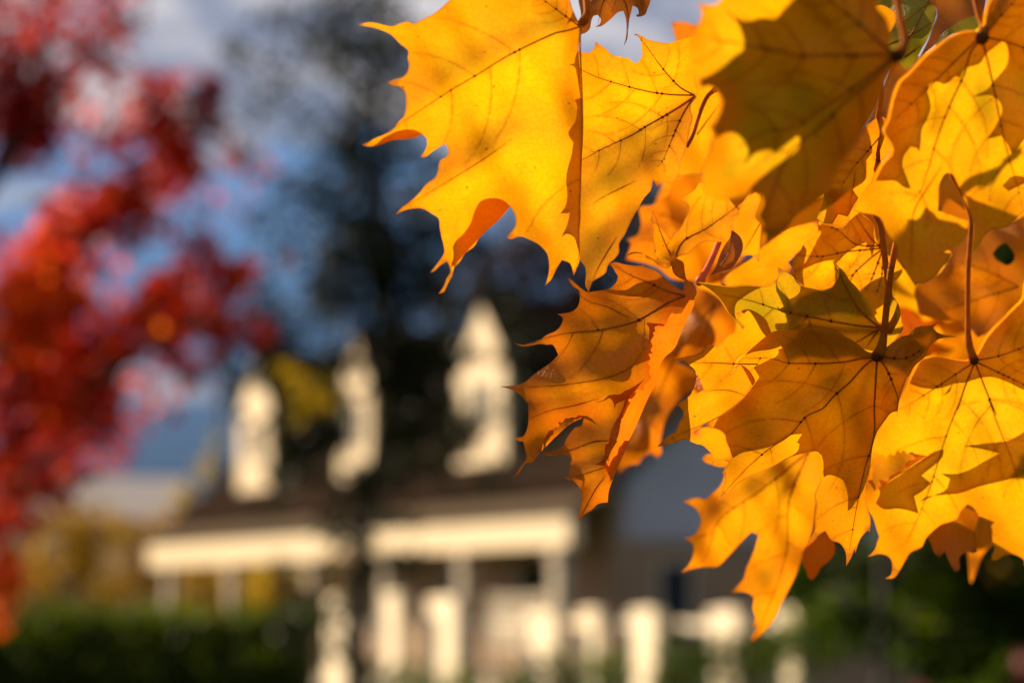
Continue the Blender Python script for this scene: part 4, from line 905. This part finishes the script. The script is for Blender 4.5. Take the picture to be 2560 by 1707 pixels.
shrub('golden_shrub', 'rusty golden bush left of the open porch posts', 'bush', [(300,1310,55,1,.5),(420,1320,60,1,.5),(340,1400,100,1,.55),(410,1450,110,1,.5),(300,1490,90,1,.35)], 63, .26, 190, GOLDB)
shrub('golden_shrub', 'golden bush seen between the two left porch posts', 'bush', [(500,1440,90,1,.7),(480,1490,90,1,.7),(560,1500,90,1,.75)], 68, .26, 190, GOLDB)
shrub('golden_shrub', 'amber bush seen through the open porch beside the slim tree', 'bush', [(660,1440,90,1,.85),(700,1490,100,1,.75),(760,1500,80,1,.6)], 70, .26, 190, GOLDB)
shrub('yellow_tree', 'slender yellow green tree at the left end of the brown roof', 'tree', [(470,1230,35,1,.9),(520,1180,35,1,.95),(540,1110,25,.8,.95),(480,1280,40,1,.8),(545,1060,18,.7,.95),(500,1330,40,1,.6)], 64, .22, 220, GOLDB, trunk=.09)
BROWNF = foliage_mat('foliage_brown', [(0, (.025, .018, .014)), (.5, (.075, .048, .034)), (1, (.15, .09, .05))], .3)
shrub('brown_tree', 'dim brown tree standing behind the house roof', 'tree', [(1180,700,110,1,.4),(1300,640,130,1,.5),(1440,640,130,1,.5),(1560,560,150,1,.35),(1700,480,170,1,.3),(1850,450,180,1,.3),(2000,500,180,1,.3),(1250,820,130,1,.3),(1420,800,150,1,.2),(1600,760,170,1,.2),(1800,700,180,1,.2),(1090,760,70,.8,.35)], 62, .30, 190, BROWNF, trunk=.3)
# clipped hedge across the bottom left
P = np.stack([rg.uniform(-6.9, -2.1, 14000), rg.uniform(25.6, 27.6, 14000), rg.uniform(0, 1.62, 14000)], 1)
dd = np.minimum.reduce([P[:, 1] - 25.6, 1.62 - P[:, 2], np.full(14000, .5)]); P = P[(dd < .28)]; P[:, 2] -= .05
P[:, 2] *= 1 - .32 * np.clip((26.5 - P[:, 1]) / .9, 0, 1) ** 2; P[:, 2] += .08 * np.sin(P[:, 0] * 2.3) + .05 * np.sin(P[:, 0] * 5.1 + P[:, 1])
HEDGE = foliage_mat('foliage_hedge', [(0, (.008, .014, .002)), (.5, (.080, .115, .005)), (.85, (.14, .165, .007)), (1, (.24, .22, .01))], .5)
P = np.vstack([P, np.stack([rg.uniform(-6.9, -2.1, 900), rg.uniform(26.0, 27.4, 900), 1.50 + np.abs(rg.normal(0, .08, 900))], 1)])
he = bpy.data.objects.new('hedge', None); COL.objects.link(he); he.location = (-4.5, 26.5, 0); tag(he, 'dense dark green hedge along the bottom left', 'hedge')
under(leaf_cards(P, .11, rg, np.clip(rg.normal(.42, .15, len(P)), 0, 1), 'crown', HEDGE, lobed=False), he)
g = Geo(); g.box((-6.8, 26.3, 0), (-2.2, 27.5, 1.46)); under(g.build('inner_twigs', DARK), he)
shrub('garden_shrub', 'low green shrub in front of the white fence at the bottom', 'shrub', [(1400,1700,80,1,.45),(1290,1720,60,1,.4),(1520,1690,80,1,.5)], 24, .09, 330, GREEN)
shrub('garden_shrub', 'green shrub under the long leaf lobe, right of the white fence', 'shrub', [(1700,1680,100,1,.6),(1850,1660,100,1,.6),(1980,1620,110,1,.6),(2080,1560,110,1,.55)], 23, .09, 330, GREEN)
shrub('garden_shrub', 'small green shrub between the hedge and the fence', 'shrub', [(1040,1720,70,1,.5),(940,1700,60,1,.35),(1150,1720,60,1,.5)], 25, .09, 330, GREEN)
spec = [(2050,1300,110,1,.3),(2180,1420,110,1,.25),(2000,1450,80,1,.3),(2150,1560,90,.8,.25),(2350,1350,130,1,.3),(2450,1480,140,1,.15),(2320,1490,80,1,.85),(2300,1620,90,1,.35),(2500,1600,130,1,.3),(2400,1690,100,1,.6),(2560,1300,150,1,.2),(2600,1500,150,1,.2),(2100,1150,150,1,.2),(2300,1100,180,1,.2),(2500,1000,200,1,.2),(2250,850,180,1,.2),(2450,750,200,1,.2),(2100,900,120,.8,.2),(2650,1200,200,1,.2),(2350,550,180,.9,.2),(2550,450,180,.8,.2),(2500,650,150,1.2,.2)]
P, C = clumps(spec, 14, rg, 200, .5); C = np.clip(C - .08, 0, 1)
base = gpt(2240, 13.2); t = bpy.data.objects.new('evergreen_tree', None); COL.objects.link(t); t.location = base
tag(t, 'large dark green tree with a grey stem behind the leaves at the lower right', 'tree')
under(leaf_cards(P, .09, rg, C, 'crown', GREEN, lobed=False), t)
g = Geo(); base = base + [.0, .6, 0]; limb(g, [base, base + [.02, 0, 1.3], base + [.10, .3, 2.4], base + [.4, .6, 4.2]], .05, .02); under(g.build('trunk', BARKG, None, True), t)
PINK = foliage_mat('blossom_pink', [(0, (.16, .03, .03)), (.6, (.32, .09, .09)), (1, (.42, .19, .16))], .35)
P, C = clumps([(2560,1665,40,.8,.5),(2535,1705,30,.7,.5),(2310,1735,22,.7,.3),(2600,1700,50,1,.5)], 8.0, rg, 160, .1)
base = gpt(2520, 8.0); t = bpy.data.objects.new('pink_shrub', None); COL.objects.link(t); t.location = base
tag(t, 'pink flowering shrub at the bottom right corner', 'shrub')
under(leaf_cards(P, .05, rg, C, 'blossoms', PINK, lobed=True), t)
P, C = clumps([(2540,1720,90,1,.3),(2450,1780,90,1,.3),(2320,1790,70,1,.3)], 8.1, rg, 130, .1)
under(leaf_cards(P, .055, rg, C, 'foliage', GREEN, lobed=False), t)
g = Geo()
for a in (-.5, -.2, .1, .35): limb(g, [base, base + [a * .5, 0, .6], base + [a * .7, .05, 1.3]], .012, .004, 5)
under(g.build('stems', BARK, None, True), t)

# far woods, ground
rw = np.random.default_rng(9); n = 5000
P = np.stack([rw.uniform(-52, 60, n), rw.uniform(140, 150, n), np.zeros(n)], 1); hgt = 4.5 + 1.6 * np.sin(P[:, 0] * .23) + 1.1 * np.sin(P[:, 0] * .61 + 1)
P[:, 2] = rw.uniform(0, 1, n) ** .8 * hgt
o = leaf_cards(P, 1.5, rw, np.clip(rw.normal(.4, .2, n), 0, 1), 'distant_woods', GOLDB, lobed=False); tag(o, kind='stuff'); o['label'] = 'low line of autumn woods beyond the houses'
GRASS = plain('lawn_grass', (.045, .075, .010), 1.0, .45, .6, bump=.02, spec=0.0)
m = 900; gv = []; gf = []
xs = np.r_[-400, -120, -50, np.linspace(-25, 25, 26), 50, 120, 400]; ys = np.r_[-60, -10, np.linspace(0, 90, 31), 130, 220, 600, 3000]
for y in ys:
    for x in xs: gv.append((x, y, .04 * math.sin(x * .7) * math.cos(y * .5) - .05))
nx = len(xs)
for j in range(len(ys) - 1):
    for i in range(nx - 1): gf.append((j*nx+i, j*nx+i+1, (j+1)*nx+i+1, (j+1)*nx+i))
tag(mesh_obj('ground', gv, gf, GRASS), kind='structure')
EXPO = 1.15
# ------------------------------------------------------------------ light and sky
EL = math.asin(S[2]); AZ = math.atan2(S[0], S[1])
sd = bpy.data.lights.new('sun', 'SUN'); so = bpy.data.objects.new('sun', sd); COL.objects.link(so)
sd.energy = 5.0; sd.angle = math.radians(0.5); sd.color = (1.0, 0.82, 0.57)
so.rotation_euler = Vector(S).to_track_quat('Z', 'Y').to_euler(); so.location = (-20, 20, 20)

w = bpy.data.worlds.new('World'); sc.world = w; w.use_nodes = True
nt = w.node_tree; ns, lk = nt.nodes, nt.links; ns.clear()
sky = ns.new('ShaderNodeTexSky'); sky.sky_type = 'NISHITA'; sky.sun_disc = False
sky.sun_elevation = EL; sky.sun_rotation = AZ; sky.air_density = 1.2; sky.dust_density = 0.6; sky.ozone_density = 2.0
tc = ns.new('ShaderNodeTexCoord'); mp = ns.new('ShaderNodeMapping'); mp.inputs['Scale'].default_value = (1, 1, 2.2); lk.new(tc.outputs['Generated'], mp.inputs[0])
nz = N(ns, 'ShaderNodeTexNoise', Scale=12.0, Detail=6.0, Roughness=.55); lk.new(mp.outputs[0], nz.inputs['Vector'])
nz2 = N(ns, 'ShaderNodeTexNoise', Scale=22.0, Detail=4.0, Roughness=.55); lk.new(mp.outputs[0], nz2.inputs['Vector'])
sep = ns.new('ShaderNodeSeparateXYZ'); lk.new(tc.outputs['Generated'], sep.inputs[0])
band = ramp(ns, lk, sep.outputs['Z'], 0.12, 0.24, -0.16, 0.22)      # clear air low down, more cloud higher up
cl = ramp(ns, lk, math_(ns, lk, 'ADD', nz.outputs['Fac'], band), 0.45, 0.60)
low = mixc(ns, lk, ramp(ns, lk, sep.outputs['Z'], .02, .42), (.065, .10, .22), (.55, .75, 1.0)); skyc = mixc(ns, lk, 1.0, sky.outputs[0], low, 'MULTIPLY')
cc = mixc(ns, lk, ramp(ns, lk, nz2.outputs['Fac'], .35, .7), (1.7, 1.8, 2.3), (5.4, 4.9, 4.6))
skyc = mixc(ns, lk, math_(ns, lk, 'MULTIPLY', cl, .85), skyc, cc)
bg = ns.new('ShaderNodeBackground'); bg.inputs[1].default_value = 0.075; lk.new(skyc, bg.inputs[0])
ow = ns.new('ShaderNodeOutputWorld'); lk.new(bg.outputs[0], ow.inputs[0])

vs = sc.view_settings; vs.view_transform = 'Standard'; vs.look = 'None'; vs.gamma = 1; vs.use_curve_mapping = False; vs.exposure = EXPO
cy = sc.cycles; cy.use_denoising = True; cy.max_bounces = 8; cy.diffuse_bounces = 5; cy.transmission_bounces = 5; cy.use_adaptive_sampling = False
try: cy.denoiser = 'OPENIMAGEDENOISE'
except Exception: pass
cy.sample_clamp_indirect = 6.0
